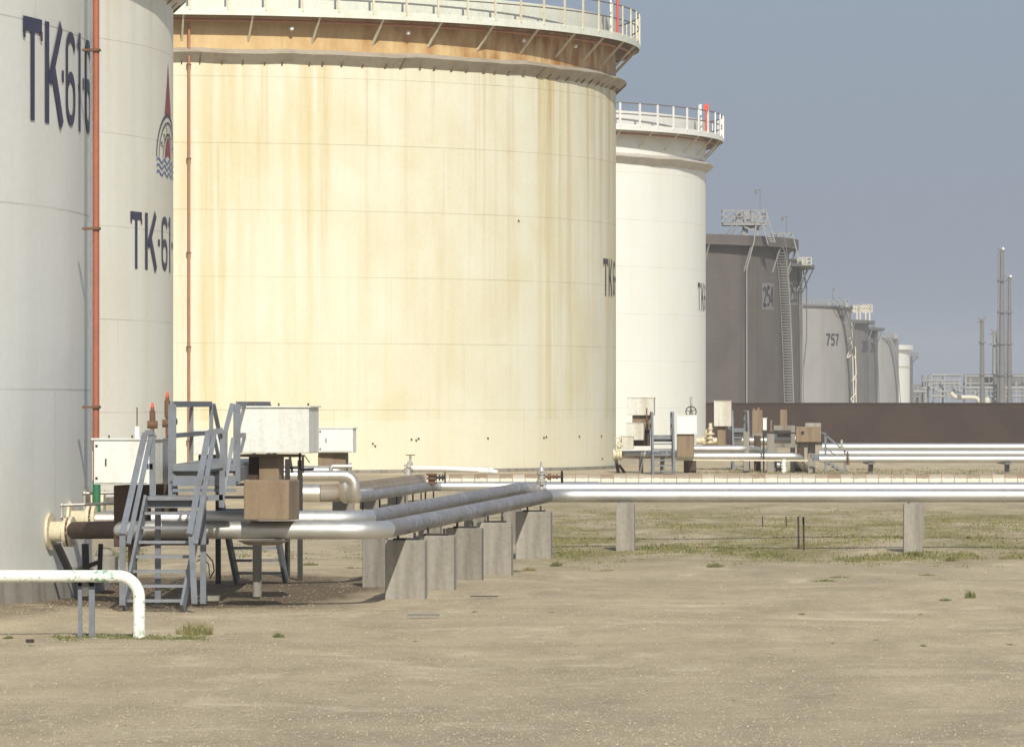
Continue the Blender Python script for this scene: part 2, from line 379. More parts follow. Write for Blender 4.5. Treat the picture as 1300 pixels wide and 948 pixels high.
M['grass'] = mat_leaf('dry_olive_grass', (.27,.235,.095), (.16,.165,.055))
M['weed'] = mat_leaf('green_weed', (.15,.165,.05), (.08,.115,.035))
M['stone'] = mat_simple('pale_pebbles', (.44,.38,.275), (.12,.095,.065), .95, 14, .9)

# ---------------------------------------------------------------- ground
g = MB()
xs = [-1900, -300, -60] + [-30+i*1.0 for i in range(71)] + [90, 300, 1900]
ys = [-140, 20] + [30+i*.8 for i in range(125)] + [140, 200, 400, 1200, 3900]
def gz(x, y):
    if not (-30 < x < 40 and 34 < y < 128): return 0.0
    return .025*sin(x*.9+y*.21)+.02*sin(y*.55+1.3*sin(x*.4))-.03
vs = [(x, y, gz(x, y)) for y in ys for x in xs]; nx = len(xs)
g.add(vs, [(j*nx+i, j*nx+i+1, (j+1)*nx+i+1, (j+1)*nx+i) for j in range(len(ys)-1) for i in range(nx-1)], True)
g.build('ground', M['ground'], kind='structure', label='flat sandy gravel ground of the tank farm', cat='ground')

# ---------------------------------------------------------------- stroke lettering
def arc(cx, cy, rx, ry, a0, a1, n=10):
    return [(cx+rx*cos(R_(a0+(a1-a0)*i/n)), cy+ry*sin(R_(a0+(a1-a0)*i/n))) for i in range(n+1)]
GL = {   # strokes in a unit box, (points, width across x, closed)
 'T': [([(.5, .88), (.5, 0)], .22), ([(0, .93), (1, .93)], -.14), ([(.055, .88), (.055, .79)], .11), ([(.945, .88), (.945, .79)], .11)],
 'K': [([(.12, 1), (.12, 0)], .22), ([(.92, 1), (.24, .42)], .22), ([(.42, .55), (.95, 0)], .24)],
 '6': [([(.92, .80)]+arc(.5, .80, .38, .12, 10, 180, 8)+[(.12, .27)]+arc(.5, .27, .38, .19, 180, 360, 12)+arc(.5, .35, .38, .17, 0, 180, 10), .2)],
 '1': [([(.55, 1), (.55, 0)], .3), ([(.12, .84), (.42, .95)], .16)],
 '.': [([(.5, .44), (.5, .56)], .8)],
 '7': [([(.02, .94), (.98, .94)], -.12), ([(.86, .86), (.45, .4), (.35, 0)], .2)],
 '5': [([(.95, .94), (.14, .94)], -.12), ([(.14, .88), (.14, .52)], .18), ([(.16, .55)]+arc(.48, .33, .40, .26, 100, -90, 12)+[(.05, .1)], .17)],
 '2': [([(.1, .75)]+arc(.5, .73, .40, .2, 170, 0, 9)+[(.8, .5), (.15, .1)], .18), ([(.08, .06), (.95, .06)], -.12)],
 '4': [([(.75, 0), (.75, 1)], .2), ([(.66, .97), (.05, .36)], .16), ([(.05, .29), (.63, .29)], -.11)],
 '3': [([(.1, .82)]+arc(.48, .75, .38, .19, 150, -80, 9)+[(.4, .53)]+arc(.48, .28, .42, .23, 80, -150, 11), .17)],
 '0': [(arc(.5, .72, .36, .22, 0, 180, 10)+arc(.5, .28, .36, .22, 180, 360, 10)+[(.86, .72)], .2)],
 '8': [(arc(.5, .74, .34, .2, -90, 270, 16), .18), (arc(.5, .26, .38, .2, -90, 270, 16), .18)],
}
def ribbon(pts, wd, asp):
    """returns left/right edge points of a stroke; asp = box width / height"""
    q = [(x*asp, y) for x, y in pts]; hw = wd*asp/2 if wd > 0 else -wd/2
    res, n = [], len(q)
    dense = [q[0]]
    for a, b in zip(q, q[1:]):
        L = sqrt((a[0]-b[0])**2+(a[1]-b[1])**2); k = max(1, int(L/.25))
        for i in range(1, k+1): dense.append((a[0]+(b[0]-a[0])*i/k, a[1]+(b[1]-a[1])*i/k))
    q = dense; n = len(q)
    for i in range(n):
        a = q[max(0, i-1)]; b = q[min(n-1, i+1)]
        dx, dy = b[0]-a[0], b[1]-a[1]; L = sqrt(dx*dx+dy*dy) or 1
        nx_, ny_ = -dy/L, dx/L
        res.append(((q[i][0]+nx_*hw, q[i][1]+ny_*hw), (q[i][0]-nx_*hw, q[i][1]-ny_*hw)))
    return res
class Tank: pass
def theta_at(t, x, r=None):
    r = r or t.R; tx = (x-650)/F; a = tx*tx+1; b = -2*(tx*t.x+t.y); c = t.x**2+t.y**2-r*r
    ds = b*b-4*a*c
    if ds < 0: ds = 0
    s = (-b-sqrt(ds))/(2*a); return atan2(s*tx-t.x, t.y-s)
def wrap(t, th, z, r): return (t.x+r*sin(th), t.y-r*cos(th), z)
def glyph(mb, t, ch, x0, x1, z0, z1, off=.012, by_angle=None, bold=1.0):
    a0, a1 = by_angle if by_angle else (theta_at(t, x0), theta_at(t, x1))
    hgt = z1-z0; wid = (a1-a0)*t.R; asp = wid/hgt
    for k, (pts, wd) in enumerate(GL[ch]):
        rb = ribbon(pts, wd*bold, asp); r = t.R+off+.004*k
        vs = []
        for e0, e1 in rb:
            for u, v in (e0, e1): vs.append(wrap(t, a0+u*hgt/t.R, z0+v*hgt, r))
        mb.add(vs, [(2*i, 2*i+1, 2*i+3, 2*i+2) for i in range(len(rb)-1)])

# ---------------------------------------------------------------- tanks
def make_tank(name, label, D, R, xe, top, mat, group='storage tanks of the tank farm'):
    t = Tank(); a = atan((xe-650)/F)-asin(R/D)
    t.x, t.y, t.R, t.top = D*sin(a), D*cos(a), R, top
    t.o = thing(name, label, 'storage tank', (t.x, t.y, 0), group)
    n = 256 if D < 350 else 128
    m = MB(); m.ringlathe(t.x, t.y, [(R, .0), (R, top)], n, smooth=True)
    m.ringlathe(t.x, t.y, [(R, top), (R-.02, top), (R-.02, 8)], n, smooth=False)
    t.shell = m.build('shell', mat, t.o)
    MB().ringlathe(t.x, t.y, [(R+.0, .12), (R+.14, .12), (R+.14, -.1)], n).build('base_ring', M['conc2'], t.o)
    return t
def girder(t, z0, zl, z1, wdt, mat, ribs=True, wav=.018):
    m = MB(); R = t.R
    m.ringlathe(t.x, t.y, [(R-.01, z1), (R+wdt, zl+.012), (R+wdt, zl-.012), (R-.01, z0)], 256, wav=wav)
    gd = m.build('wind_girder', mat, t.o)
    if ribs:
        k = 150 if t.o['label'].startswith('big') else 76
        for i in range(k):
            a = 2*pi*(i+random.uniform(-.2, .2))/k
            if not -60 < math.degrees((a+pi) % (2*pi)-pi) < 118: continue
            ln = random.choice((.35, .35, .45, 1.0)); a2 = a+.0022
            f = lambda q: (R+wdt*q, z0+(zl-z0)*q+.002)
            r0, zz0 = f(0); r1, zz1 = f(ln)
            vs = [wrap(t, aa, z, r) for aa in (a, a2) for (r, z) in ((r0, zz0), (r1, zz1), (r1, zz1-.05), (r0, zz0-.05))]
            MB().add(vs, [(0,1,2,3), (7,6,5,4), (0,4,5,1), (1,5,6,2), (2,6,7,3), (3,7,4,0)]).build('gusset_plate', M['under'], gd)
    return gd
def walkway(t, zb, zt, over, mats, railh=1.08, mids=(.5,), post=1.37, pw=.035, brk=2.4, brkdrop=.85, bmat=None, undermat=None):
    R = t.R; trim, rail = mats
    m = MB(); m.ringlathe(t.x, t.y, [(R+over-.03, zb-.0), (R+over, zb), (R+over, zt), (R+over-.03, zt), (R+over-.03, zb)], 256)
    m.build('fascia', trim, t.o)
    MB().ringlathe(t.x, t.y, [(R-.005, zb+.06), (R+over-.035, zb+.06), (R+over-.035, zb+.10), (R-.005, zb+.10)], 256, close=True).build('deck', undermat or M['under'], t.o)
    rl = MB(); rr = R+over-.05
    for h in (railh,)+tuple(mids):
        zz = zt+h
        rl.ringlathe(t.x, t.y, [(rr-pw*.6, zz-pw*.6), (rr+pw*.6, zz-pw*.6), (rr+pw*.6, zz+pw*.6), (rr-pw*.6, zz+pw*.6)], 256, close=True)
    rl.build('handrail', M['railg'], t.o)
    k = int(2*pi*rr/post)
    for i in range(k):
        a = 2*pi*i/k
        if not -75 < math.degrees((a+pi) % (2*pi)-pi) < 125: continue
        MB().box((t.x+(rr+.05)*sin(a), t.y-(rr+.05)*cos(a), zt+railh/2-.05), (pw*2.2, pw*1.4, railh+.1), a).build('railing_post', rail, t.o)
    if brk:
        k = int(2*pi*R/brk)
        for i in range(k):
            a = 2*pi*i/k
            if -100 < math.degrees((a+pi) % (2*pi)-pi) < 110:
                b = MB(); b.bar(wrap(t, a, zb+.03, R+over-.1), wrap(t, a, zb-brkdrop, R+.0), .07, .07)
                b.build('bracket', bmat or M['railw'], t.o)
def riser(t, x, z0, z1, r, mat, off=.16, clamps=2.42, name='riser_pipe'):
    th = theta_at(t, x, t.R+off); m = MB()
    m.cyl(wrap(t, th, z0, t.R+off), wrap(t, th, z1, t.R+off), r, 16)
    o = m.build(name, mat, t.o)
    c = MB(); z = z0+1.0
    while z < z1:
        c.cyl(wrap(t, th, z-.02, t.R+off), wrap(t, th, z+.02, t.R+off), r*1.25, 16)
        c.bar(wrap(t, th, z, t.R+max(0, off-.18)), wrap(t, th, z, t.R+off+r*1.2), r*3.4, .03); z += clamps
    c.build('clamps', M['rusty'], o)
    return th

# A: nearest, cut by the left edge
A = make_tank('storage_tank', 'nearest off white tank at the left edge with tall navy letters TK·61·6', 75.3, 18.5, 117, 17.4, M['tankA'])
MB().ringlathe(A.x, A.y, [(A.R+.02, .27), (A.R+.25, .27), (A.R+.27, -.1)], 256).build('foundation', M['conc'], A.o)
girder(A, 14.85, 15.22, 15.45, .42, M['girderC']); walkway(A, 16.55, 16.82, .95, (M['trim'], M['railw']), brk=4.8)
m = MB()
za0, za1 = 6.27, 7.62
for ch, x0, x1 in (('T', 28, 52), ('K', 56, 78), ('.', 77.5, 80.5), ('6', 82.5, 95), ('1', 96, 103.5), ('.', 104.3, 106), ('6', 107.3, 114)):
    glyph(m, A, ch, x0, x1, za0, za1)
m.build('lettering', M['navy'], A.o)
riser(A, 122.0, 1.5, 17, .045, M['red'], .34)
th = theta_at(A, 122.5, A.R+.34); MB().cyl(wrap(A, th, 1.0, A.R+.34), wrap(A, th, 1.5, A.R+.34), .056, 16).build('riser_foot', M['green'], A.o)
# pale riser behind it
m = MB(); th = theta_at(A, 117.2, A.R+.2); m.cyl(wrap(A, th, 1.9, A.R+.2), wrap(A, th, 17, A.R+.2), .035, 12); m.build('riser_pipe', M['boxw'], A.o, label='pale thin riser pipe beside the red one')

# A2: second, with the emblem
A2 = make_tank('storage_tank', 'off white tank with maroon emblem and letters TK·61 beside the yellowed tank', 142.3, 18.5, 220, 15.9, M['tankA2'])
girder(A2, 13.35, 13.75, 14.0, .42, M['girderC']); walkway(A2, 15.1, 15.37, .95, (M['trim'], M['railw']), brk=4.8)
m = MB(); zz = lambda y, s=46.6: H+(YH-y)/s
for ch, x0, x1 in (('T', 165, 179.5), ('K', 183.5, 198), ('.', 199.8, 203), ('6', 204.5, 212.3), ('1', 212.8, 216.8), ('.', 217.4, 219)):
    glyph(m, A2, ch, x0, x1, zz(347), zz(277))
m.build('lettering', M['navy'], A2.o)
# emblem: tall maroon spire, black double arc with flourishes, maroon dome, three blue waves
th0 = theta_at(A2, 213.0); s2 = 46.0
def EP(u, z, r=.012): return wrap(A2, th0+u/A2.R, z, A2.R+r)
zb_, zt_ = zz(150), zz(84)
sp_ = MB(); N = 8
vs = []
for i in range(N+1):
    q = i/N; wq = .62*(1-q)**1.15+.01; vs += [EP(-wq, zb_+(zt_-zb_)*q), EP(wq, zb_+(zt_-zb_)*q)]
sp_.add(vs, [(2*i, 2*i+1, 2*i+3, 2*i+2) for i in range(N)])
cz = zz(186)
vs = [EP(0, cz-.30)]; 
for i in range(17):
    a = pi*i/16; vs.append(EP(.55*cos(a), cz-.38+.55*sin(a)))
vs += [EP(-.55, cz-.42), EP(.55, cz-.42)]
sp_.add(vs, [tuple([0]+[i, i+1]) for i in range(1, 17)]+[(0, 17, 18), (0, 19, 1)])
sp_.build('emblem_spire', M['maroon'], A2.o)
bl = MB()
def rib(mb, pts, wd, off):
    vs = []
    for i, (u, z) in enumerate(pts):
        a = pts[max(0, i-1)]; b = pts[min(len(pts)-1, i+1)]; dx, dz = b[0]-a[0], b[1]-a[1]; L = sqrt(dx*dx+dz*dz) or 1
        vs += [EP(u-dz/L*wd/2, z+dx/L*wd/2, off), EP(u+dz/L*wd/2, z-dx/L*wd/2, off)]
    mb.add(vs, [(2*i, 2*i+1, 2*i+3, 2*i+2) for i in range(len(pts)-1)])
for rx, rz, o_ in ((1.75, 1.17, .014), (1.45, .97, .016), (.85, .66, .018)):
    rib(bl, [(rx*cos(pi*i/20), cz-.40+rz*sin(pi*i/20)) for i in range(21)], .09 if rx > 1.5 else .06, o_)
for k in range(6):
    a = pi*(.15+.14*k); rr0 = 1.0+.08*(k % 2)
    rib(bl, [((rr0+.08*j)*cos(a+.05*sin(j*2)), cz-.40+(rr0*.62+.05*j)*sin(a+.05*sin(j*2))) for j in range(5)], .055, .020+.002*(k % 3))
bl.build('emblem_arch', M['letterdark'], A2.o)
wv = MB()
for j, y in enumerate((209, 216.5, 224.5)):
    rib(wv, [(-1.75+3.5*i/48, zz(y)+.055*sin(2*pi*i/12)) for i in range(49)], .055, .015)
wv.build('emblem_waves', M['wave'], A2.o)

# B: big yellowed tank
B = make_tank('storage_tank', 'big yellowed rust streaked tank with railed walkway, filling the middle', 204.2, 18.5, 782, 17.62, M['tankB'])
girder(B, 14.85, 15.24, 15.42, .42, M['girder'])
walkway(B, 16.55, 16.84, .95, (M['trim'], M['railw']), mids=(.55,))
MB().ringlathe(B.x, B.y, [(B.R-.005, 16.66), (B.R+.02, 16.66), (B.R+.02, 17.62), (B.R-.005, 17.62)], 256, close=True).build('top_curb', M['trim'], B.o)
MB().tube([wrap(B, 2*pi*i/160, 16.40, B.R+.55) for i in range(161)], .05, 8, cap=False).build('foam_pipe', M['redfade'], B.o)
riser(B, 240, .2, 16.3, .05, M['redfade'], .2, 3.4)
m = MB()
for ch, x0, x1 in (('T', 765.6, 771.4), ('K', 772.6, 776.6), ('6', 778.0, 780.4), ('.', 780.8, 781.6)):
    glyph(m, B, ch, x0, x1, H+(YH-377)/32.3, H+(YH-330)/32.3)
m.build('lettering', M['letterdark'], B.o)
for x in (372, 521, 669, 735):
    th = theta_at(B, x, B.R+.5); MB().ball(wrap(B, th, 16.15, B.R+.35), .085, 10).build('lamp', M['boxw'], B.o)
# small nozzles and scars on the shell
m = MB()
for x, y in ((473, 562), (476, 565), (522, 557), (528, 558), (531, 556), (619, 556), (690, 556), (693, 555), (735, 555), (763, 555), (764, 585), (658, 279)):
    th = theta_at(B, x); z = H-(y-YH)/34.0; m.disc(wrap(B, th, z, B.R+.02), (sin(th), -cos(th), 0), .035, .05, 8)
m.build('shell_plugs', M['rusty'], B.o)

# C: white tank
C = make_tank('storage_tank', 'bright white tank behind the right edge of the yellowed tank', 275, 18.5, 896, 17.55, M['tankC'])
girder(C, 14.83, 15.2, 15.4, .42, M['girderC'], ribs=False); walkway(C, 16.5, 16.8, .95, (M['boxw'], M['boxw']), mids=(.52,), bmat=M['railw'], post=1.5, pw=.045, brk=2.4)
MB().ringlathe(C.x, C.y, [(C.R-.005, 16.64), (C.R+.02, 16.64), (C.R+.02, 17.55), (C.R-.005, 17.55)], 256, close=True).build('top_curb', M['boxw'], C.o)
MB().tube([wrap(C, 2*pi*i/160, 16.35, C.R+.5) for i in range(161)], .05, 8, cap=False).build('foam_pipe', M['redfade'], C.o)
m = MB()
for ch, x0, x1 in (('T', 885.8, 889.0), ('K', 890.3, 893.0), ('.', 893.2, 893.8), ('6', 894, 895.2)):
    glyph(m, C, ch, x0, x1, H+(YH-396)/23.7, H+(YH-361)/23.7)
m.build('lettering', M['letterdark'], C.o)
# dip hatches / markers on the walkways
def marker(t, x, zbase, ztop, label):
    th = theta_at(t, x, t.R+.8)
    r = thing('marker_post', label, 'marker post', wrap(t, th, zbase, t.R+.8), 'marker posts on tank walkways')
    p = Vector(wrap(t, th, zbase, t.R+.8)); h = ztop-zbase
    m = MB(); m.cyl(p+Vector((.12, 0, 0)), p+Vector((.12, 0, h*.78)), .05, 10); m.box(p+Vector((.12, 0, h*.88)), (.24, .1, h*.24)); m.build('red_paddle', M['signal'], r)
    m = MB(); m.bar(p+Vector((-.12, 0, 0)), p+Vector((-.16, 0, h)), .07, .07); m.box(p+Vector((-.2, 0, h*.8)), (.14, .06, h*.35)); m.build('white_paddle', M['boxw'], r)
marker(C, 893.5, 16.8, H+(YH-136)/24.0, 'short orange red and white marker post on the white tank walkway')
marker(B, 780.0, 16.84, H+(YH+22)/32.6, 'red and white marker post on the yellowed tank walkway, cut by top edge')

# D, E: brown grey tanks 254 and 253
def helix(t, x0, x1, z1, z0=0.0, pw_=1.0, wd=.55, n=70, mat=None, name='spiral_stair', rail=True):
    m = MB(); a0, a1 = theta_at(t, x0), theta_at(t, x1)
    P0 = []
    for i in range(n+1):
        q = i/n; th = a0+(a1-a0)*q**pw_; z = z1+(z0-z1)*q
        m.bar(wrap(t, th, z, t.R+.03), wrap(t, th, z, t.R+wd), .22, .045, Vector((0, 0, 1)))
        P0.append((th, z))
    for off in (0.05, wd):
        m.tube([wrap(t, th, z-.05, t.R+off) for th, z in P0], .05, 4)
        if rail: m.tube([wrap(t, th, z+1.0, t.R+off) for th, z in P0[::3]], .03, 4)
    return m.build(name, mat or M['railw'], t.o)
Dk = make_tank('storage_tank', 'brown grey tank numbered 254 with high platform and spiral stair', 394, 20, 1001.5, 15.0, M['tankD'])
def rimwalk(t, z, over, mat, h=.45, brk=6.5, drop=1.9):
    R = t.R; MB().ringlathe(t.x, t.y, [(R-.01, z-.0), (R+over, z), (R+over, z+h), (R-.01, z+h)], 160, close=True).build('rim_walkway', mat, t.o)
    k = int(2*pi*R/brk)
    for i in range(k):
        a = 2*pi*i/k
        if -95 < math.degrees((a+pi) % (2*pi)-pi) < 120:
            b = MB(); b.bar(wrap(t, a, z, R+over-.1), wrap(t, a, z-drop, R), .09, .09); b.build('bracket', M['far'], t.o)
rimwalk(Dk, 14.3, .75, M['tankD'], .75, 4.6)
def roof(t, z, rise, mat): MB().ringlathe(t.x, t.y, [(t.R, z), (t.R*.5, z+rise*.7), (.01, z+rise)], 64, smooth=True).build('roof', mat, t.o)
helix(Dk, 982, 996, 14.3, 0, .55, .75, mat=M['far'])
th = theta_at(Dk, 948, 20.2); m = MB()
m.tube([wrap(Dk, th, 0, 20.2), wrap(Dk, th, H+(YH-345)/16.6, 20.2), wrap(Dk, theta_at(Dk, 958, 20.9), H+(YH-312)/16.6, 20.85), wrap(Dk, theta_at(Dk, 961, 20.9), H+(YH-284)/16.6, 20.85)], .055, 8)
m.build('riser_pipe', M['far'], Dk.o)
def numbers(t, txt, x0, x1, y0, y1, s, mat, panel=None):
    a0, a1 = theta_at(t, x0), theta_at(t, x1); z1, z0 = H+(YH-y0)/s, H+(YH-y1)/s
    if panel:
        m = MB(); n = 6; e = (a1-a0)*.10; vs = []
        for i in range(n+1):
            th = a0-e+(a1-a0+2*e)*i/n; vs += [wrap(t, th, z0-.25, t.R+.02), wrap(t, th, z1+.25, t.R+.02)]
        m.add(vs, [(2*i, 2*i+1, 2*i+3, 2*i+2) for i in range(n)]); m.build('number_panel', panel, t.o)
    m = MB(); k = len(txt); w_ = (a1-a0)/(k+(k-1)*.22)
    for i, ch in enumerate(txt):
        b0 = a0+i*w_*1.22; glyph(m, t, ch, 0, 0, z0, z1, .05, (b0, b0+w_), 1.45)
    m.build('tank_number', mat, t.o)
numbers(Dk, '254', 968.3, 980.8, 366, 391, 16.6, M['blue'], M['panel'])
# platform and lamp on top of 254
pf = MB(); d0 = 386.0
def railbox(mb, x0, x1, ytop, ybot, d, dep, tk=.06, nposts=6, mids=1):
    a, b = P(x0, ytop, d), P(x1, ybot, d)
    for dd in (d, d+dep):
        for k in range(nposts+1):
            X = a.x+(b.x-a.x)*k/nposts; mb.bar((X, dd, b.z), (X, dd, a.z), tk, tk)
        for k in range(mids+2):
            Z = b.z+(a.z-b.z)*k/(mids+1); mb.bar((a.x, dd, Z), (b.x, dd, Z), tk, tk)
    for X in (a.x, b.x):
        for k in range(mids+2):
            Z = b.z+(a.z-b.z)*k/(mids+1); mb.bar((X, d, Z), (X, d+dep, Z), tk, tk)
yD = 391.0; dpl = Dk.y-Dk.R*cos(theta_at(Dk, 945))
railbox(pf, 918, 973, 267, 282.5, dpl, 2.2)
pf.bpx(918, 974, 283, 286, dpl, 2.2)
for x in (944, 948, 962): pf.bar(P(x, 286, dpl+.6), P(x, 306, dpl+.6), .18, .18)
for x in (930, 936): pf.bar(P(x, 286, dpl), P(x-15, 306, dpl+.3), .09, .09)
for k in range(6): pf.bar(P(945-2.2*k, 289+2.6*k, dpl+1), P(950-2.2*k, 289+2.6*k, dpl+1), .5, .06)
pf.bar(P(963, 268, dpl), P(975, 310, dpl), .07, .07); pf.bar(P(973, 270, dpl), P(984, 308, dpl), .07, .07)
for k in range(9): pf.bar(P(965+1.5*k, 284+2.8*k, dpl+.2), P(970+1.5*k, 284+2.8*k, dpl+.2), .4, .07)
pf.bpx(934, 941, 271, 283, dpl+.8, .8); pf.bar(P(930, 282, dpl+.5), P(940, 268, dpl+.5), .1, .1); pf.bar(P(938, 268, dpl+.7), P(948, 283, dpl+.7), .1, .1); pf.bpx(953, 957, 271, 283, dpl+1.2, .4); pf.bar(P(944, 287, dpl+.2), P(953, 292, dpl+.2), .12, .12); pf.bar(P(962, 287, dpl+.2), P(954, 292, dpl+.2), .12, .12); pf.bpx(944, 964, 287, 289, dpl+.3, 1.5); pf.bpx(944, 952, 268, 280, dpl+1, .6); pf.bpx(968, 972, 268, 276, dpl+.4, .5)
pf.build('top_platform', M['far'], Dk.o, label='high railed platform standing on the rim of tank 254')
pf = MB(); d2 = Dk.y-Dk.R*cos(theta_at(Dk, 995))
railbox(pf, 981, 1006, 296, 309, d2, 2, nposts=4)
for x in (985, 990, 995, 1001): pf.bpx(x, x+2.4, 305, 311, d2+.5, .4)
for a_, b_ in (((1008, 314), (993, 334)), ((1002, 316), (992, 330)), ((1006, 297), (1014, 328))): pf.bar(P(*a_, d2), P(*b_, d2), .09, .09)
pf.build('landing', M['far'], Dk.o)
def lamp(t, x, ytop, ybot, d, side=-1):
    m = MB(); m.bar(P(x, ybot, d), P(x, ytop, d), .06, .06); m.bar(P(x, ytop, d), P(x+side*5, ytop+.5, d), .06, .06); m.bpx(x+side*5-1.5, x+side*5+1.5, ytop, ytop+5, d-.1, .3)
    m.build('lamp_pole', M['fard'], t.o)
lamp(Dk, 965, 241, 267, dpl); lamp(Dk, 998.5, 275, 296, d2)

E = make_tank('storage_tank', 'brown grey tank numbered 253 half hidden behind tank 254', 463, 20, 1018, 15.4, M['tankE'])
rimwalk(E, 14.7, 1.15, M['fard'], .25, 4.2, 2.2); numbers(E, '253', 1001.5, 1011.5, 363, 386, 14.0, M['blue'], M['panel'])
helix(E, 1013.5, 1016.3, 14.6, 0, 1, .3, 90, M['far'], rail=False, name='side_stair')
m = MB(); m.tube([P(1019, 340, 462), P(1024, 365, 462), P(1024, 392, 462), P(1024, 430, 462), P(1019, 478, 462)], .06, 6); m.build('hanging_cable', M['fard'], E.o)
m = MB(); railbox(m, 1013, 1030, 327, 336, 455, 6, .05, 3); m.build('rim_railing', M['railw'], E.o)
# F: 757
Fk = make_tank('storage_tank', 'light grey tank numbered 757 with dark spiral stair', 600, 20, 1080.5, H+(YH-390)/10.9, M['tankF'])
rimwalk(Fk, Fk.top-.12, .25, M['fard'], .2, 400)
numbers(Fk, '757', 1048.5, 1064.5, 424.5, 439, 10.95, M['letterdark'])
helix(Fk, 1056, 1079.3, Fk.top, 0, .45, .9, 60, M['fard'], rail=True)
m = MB(); railbox(m, 1016, 1078, 381, 390, Fk.y-9, 3, .07, 12, 1); m.bpx(1050, 1054, 385, 390, Fk.y-10, 1); m.bpx(1073, 1077, 384, 390, Fk.y-10, 1); m.build('rim_railing', M['far'], Fk.o)
m = MB(); dF = Fk.y-6
zig = [(1077, 430), (1083, 428), (1075, 455), (1083, 448), (1086, 455), (1087, 475), (1081, 484), (1087, 480), (1086, 500), (1080, 506), (1084, 512)]
for a_, b_ in zip(zig, zig[1:]): m.bar(P(*a_, dF), P(*b_, dF), .12, .12)
m.bar(P(1081.5, 410, dF), P(1084, 512, dF), .1, .1); m.bar(P(1086, 440, dF), P(1087, 512, dF), .1, .1); m.build('access_ladder', M['farp'], Fk.o)
m = MB(); m.bar(P(1056, 390, dF), P(1057, 370, dF), .07, .07); m.bpx(1057, 1060, 366, 369, dF, .4); m.build('lamp_pole', M['fard'], Fk.o)
# G1, G2
G1 = make_tank('storage_tank', 'dull grey tank just right of tank 757, pale railed gear on its rim', 780, 20, 1103, 15.0, M['tankG'])
rimwalk(G1, 14.6, .9, M['fard'], .5, 9, 2.4); roof(G1, 15, 1.0, M['tankG']); numbers(G1, '261', 1094, 1101.5, 433, 447, 8.35, M['letterdark'])
m = MB(); dG = G1.y-8; railbox(m, 1083, 1092, 388, 396, dG, 3, .16, 3); railbox(m, 1094, 1107, 387, 396, dG, 3, .16, 4)
for x in (1088, 1092, 1099, 1104): m.bar(P(x, 396, dG), P(x, 407, dG), .2, .2)
m.build('rim_platform', M['farp'], G1.o)
G2 = make_tank('storage_tank', 'dull grey tank with outward rim plate, next to the right of the pale railed one', 850, 20, 1114.6, 15.1, M['tankG'])
rimwalk(G2, 14.6, 1.1, M['fard'], .4, 8, 2.6); numbers(G2, '262', 1105, 1111.5, 435, 447, 7.7, M['letterdark'])
helix(G2, 1106, 1113, 14.6, 0, .6, .5, 50, M['fard'])
I1 = make_tank('storage_tank', 'pale grey railed tank right of the two dull grey tanks', 985, 20, 1141, 15.0, M['tankF'])
m = MB(); railbox(m, 1114, 1140, 424, 430, I1.y-8, 3, .10, 8, 0); m.bpx(1134, 1140, 424, 430, I1.y-8.5, .5); m.build('rim_railing', M['far'], I1.o)
helix(I1, 1120, 1139.5, 15, 0, .5, .7, 50, M['fard'])
J = make_tank('storage_tank', 'far white tank showing as a thin bright strip with a wider top', 1120, 20, 1155, 15.2, M['tankC'])
rimwalk(J, 14.2, .75, M['boxw'], 1.0, 400); rimwalk(J, 10.4, .12, M['railw'], .3, 400)
K = make_tank('storage_tank', 'farthest dull tank with a small side platform behind the white strip', 1210, 20, 1159, 13.6, M['tankG'])
m = MB(); m.bpx(1157, 1167, 452, 453.4, K.y-2, 3); railbox(m, 1158, 1166, 448, 452, K.y-2, 3, .1, 3, 0); m.bar(P(1166, 453, K.y), P(1159, 459, K.y), .2, .2); m.build('side_platform', M['fard'], K.o)

# ---------------------------------------------------------------- bund wall
m = MB(); dw = 315; m.box((60, dw+.25, 1.27), (200, .5, 2.56)); 
m.box((60, dw+.25, 2.555), (200, .6, .08))
m.build('bund_wall', M['wallm'], loc=(60, dw, 0), label='long dark brown wall crossing in front of the grey tanks', cat='wall')

# ---------------------------------------------------------------- far plant and masts
dp = 900.0
r = thing('pipe_rack', 'far pale pipe rack and process piping behind the dark wall at right', 'pipe rack', (PX(1235, dp), dp, 0))
m = MB()
for x in (1171, 1178, 1184, 1197, 1224, 1240, 1256, 1270, 1284, 1298, 1312, 1326): m.bar((PX(x, dp), dp, 0), P(x, 476, dp), .28, .28)
for y in (476, 489): m.bar(P(1225, y, dp), P(1330, y, dp), .25, .3)
m.bar(P(1225, 483.5, dp+4), P(1330, 481.5, dp+4), .5, 1.6)
m.build('frame', M['fard'], r)
m = MB()
for (x0, x1, y, t_) in ((1183, 1220, 476, .3), (1176, 1219, 483, .25), (1183, 1218, 487, .3), (1170, 1186, 493, .3), (1188, 1222, 497, .3), (1226, 1300, 492.5, .35), (1182, 1200, 503, .3), (1225, 1330, 477.5, .25), (1160, 1176, 497, .35), (1170, 1180, 484, .2), (1192, 1224, 491, .2), (1226, 1300, 497, .2), (1240, 1330, 503, .25), (1226, 1262, 487, .2)):
    m.tube([P(x0, y, dp-2), P(x1, y, dp-2)], t_*.8, 6)
for (x, y0, y1) in ((1175, 476, 510), (1183, 476, 510), (1189, 480, 506), (1194, 482, 510), (1199, 476, 510), (1205, 488, 510), (1211, 484, 500), (1218, 480, 497), (1226, 478, 505), (1174, 484, 490), (1232, 480, 510), (1262, 480, 510), (1276, 488, 510), (1290, 484, 510)):
    m.bar(P(x, y0, dp-2), P(x, y1, dp-2), .28, .28)
for (x, y) in ((1180, 488), (1188, 494), (1196, 486), (1203, 500), (1212, 492), (1238, 499), (1252, 496), (1268, 500)): m.bpx(x-1.6, x+1.6, y-2, y+2, dp-3, 1.5)
m.build('process_piping', M['far'], r)
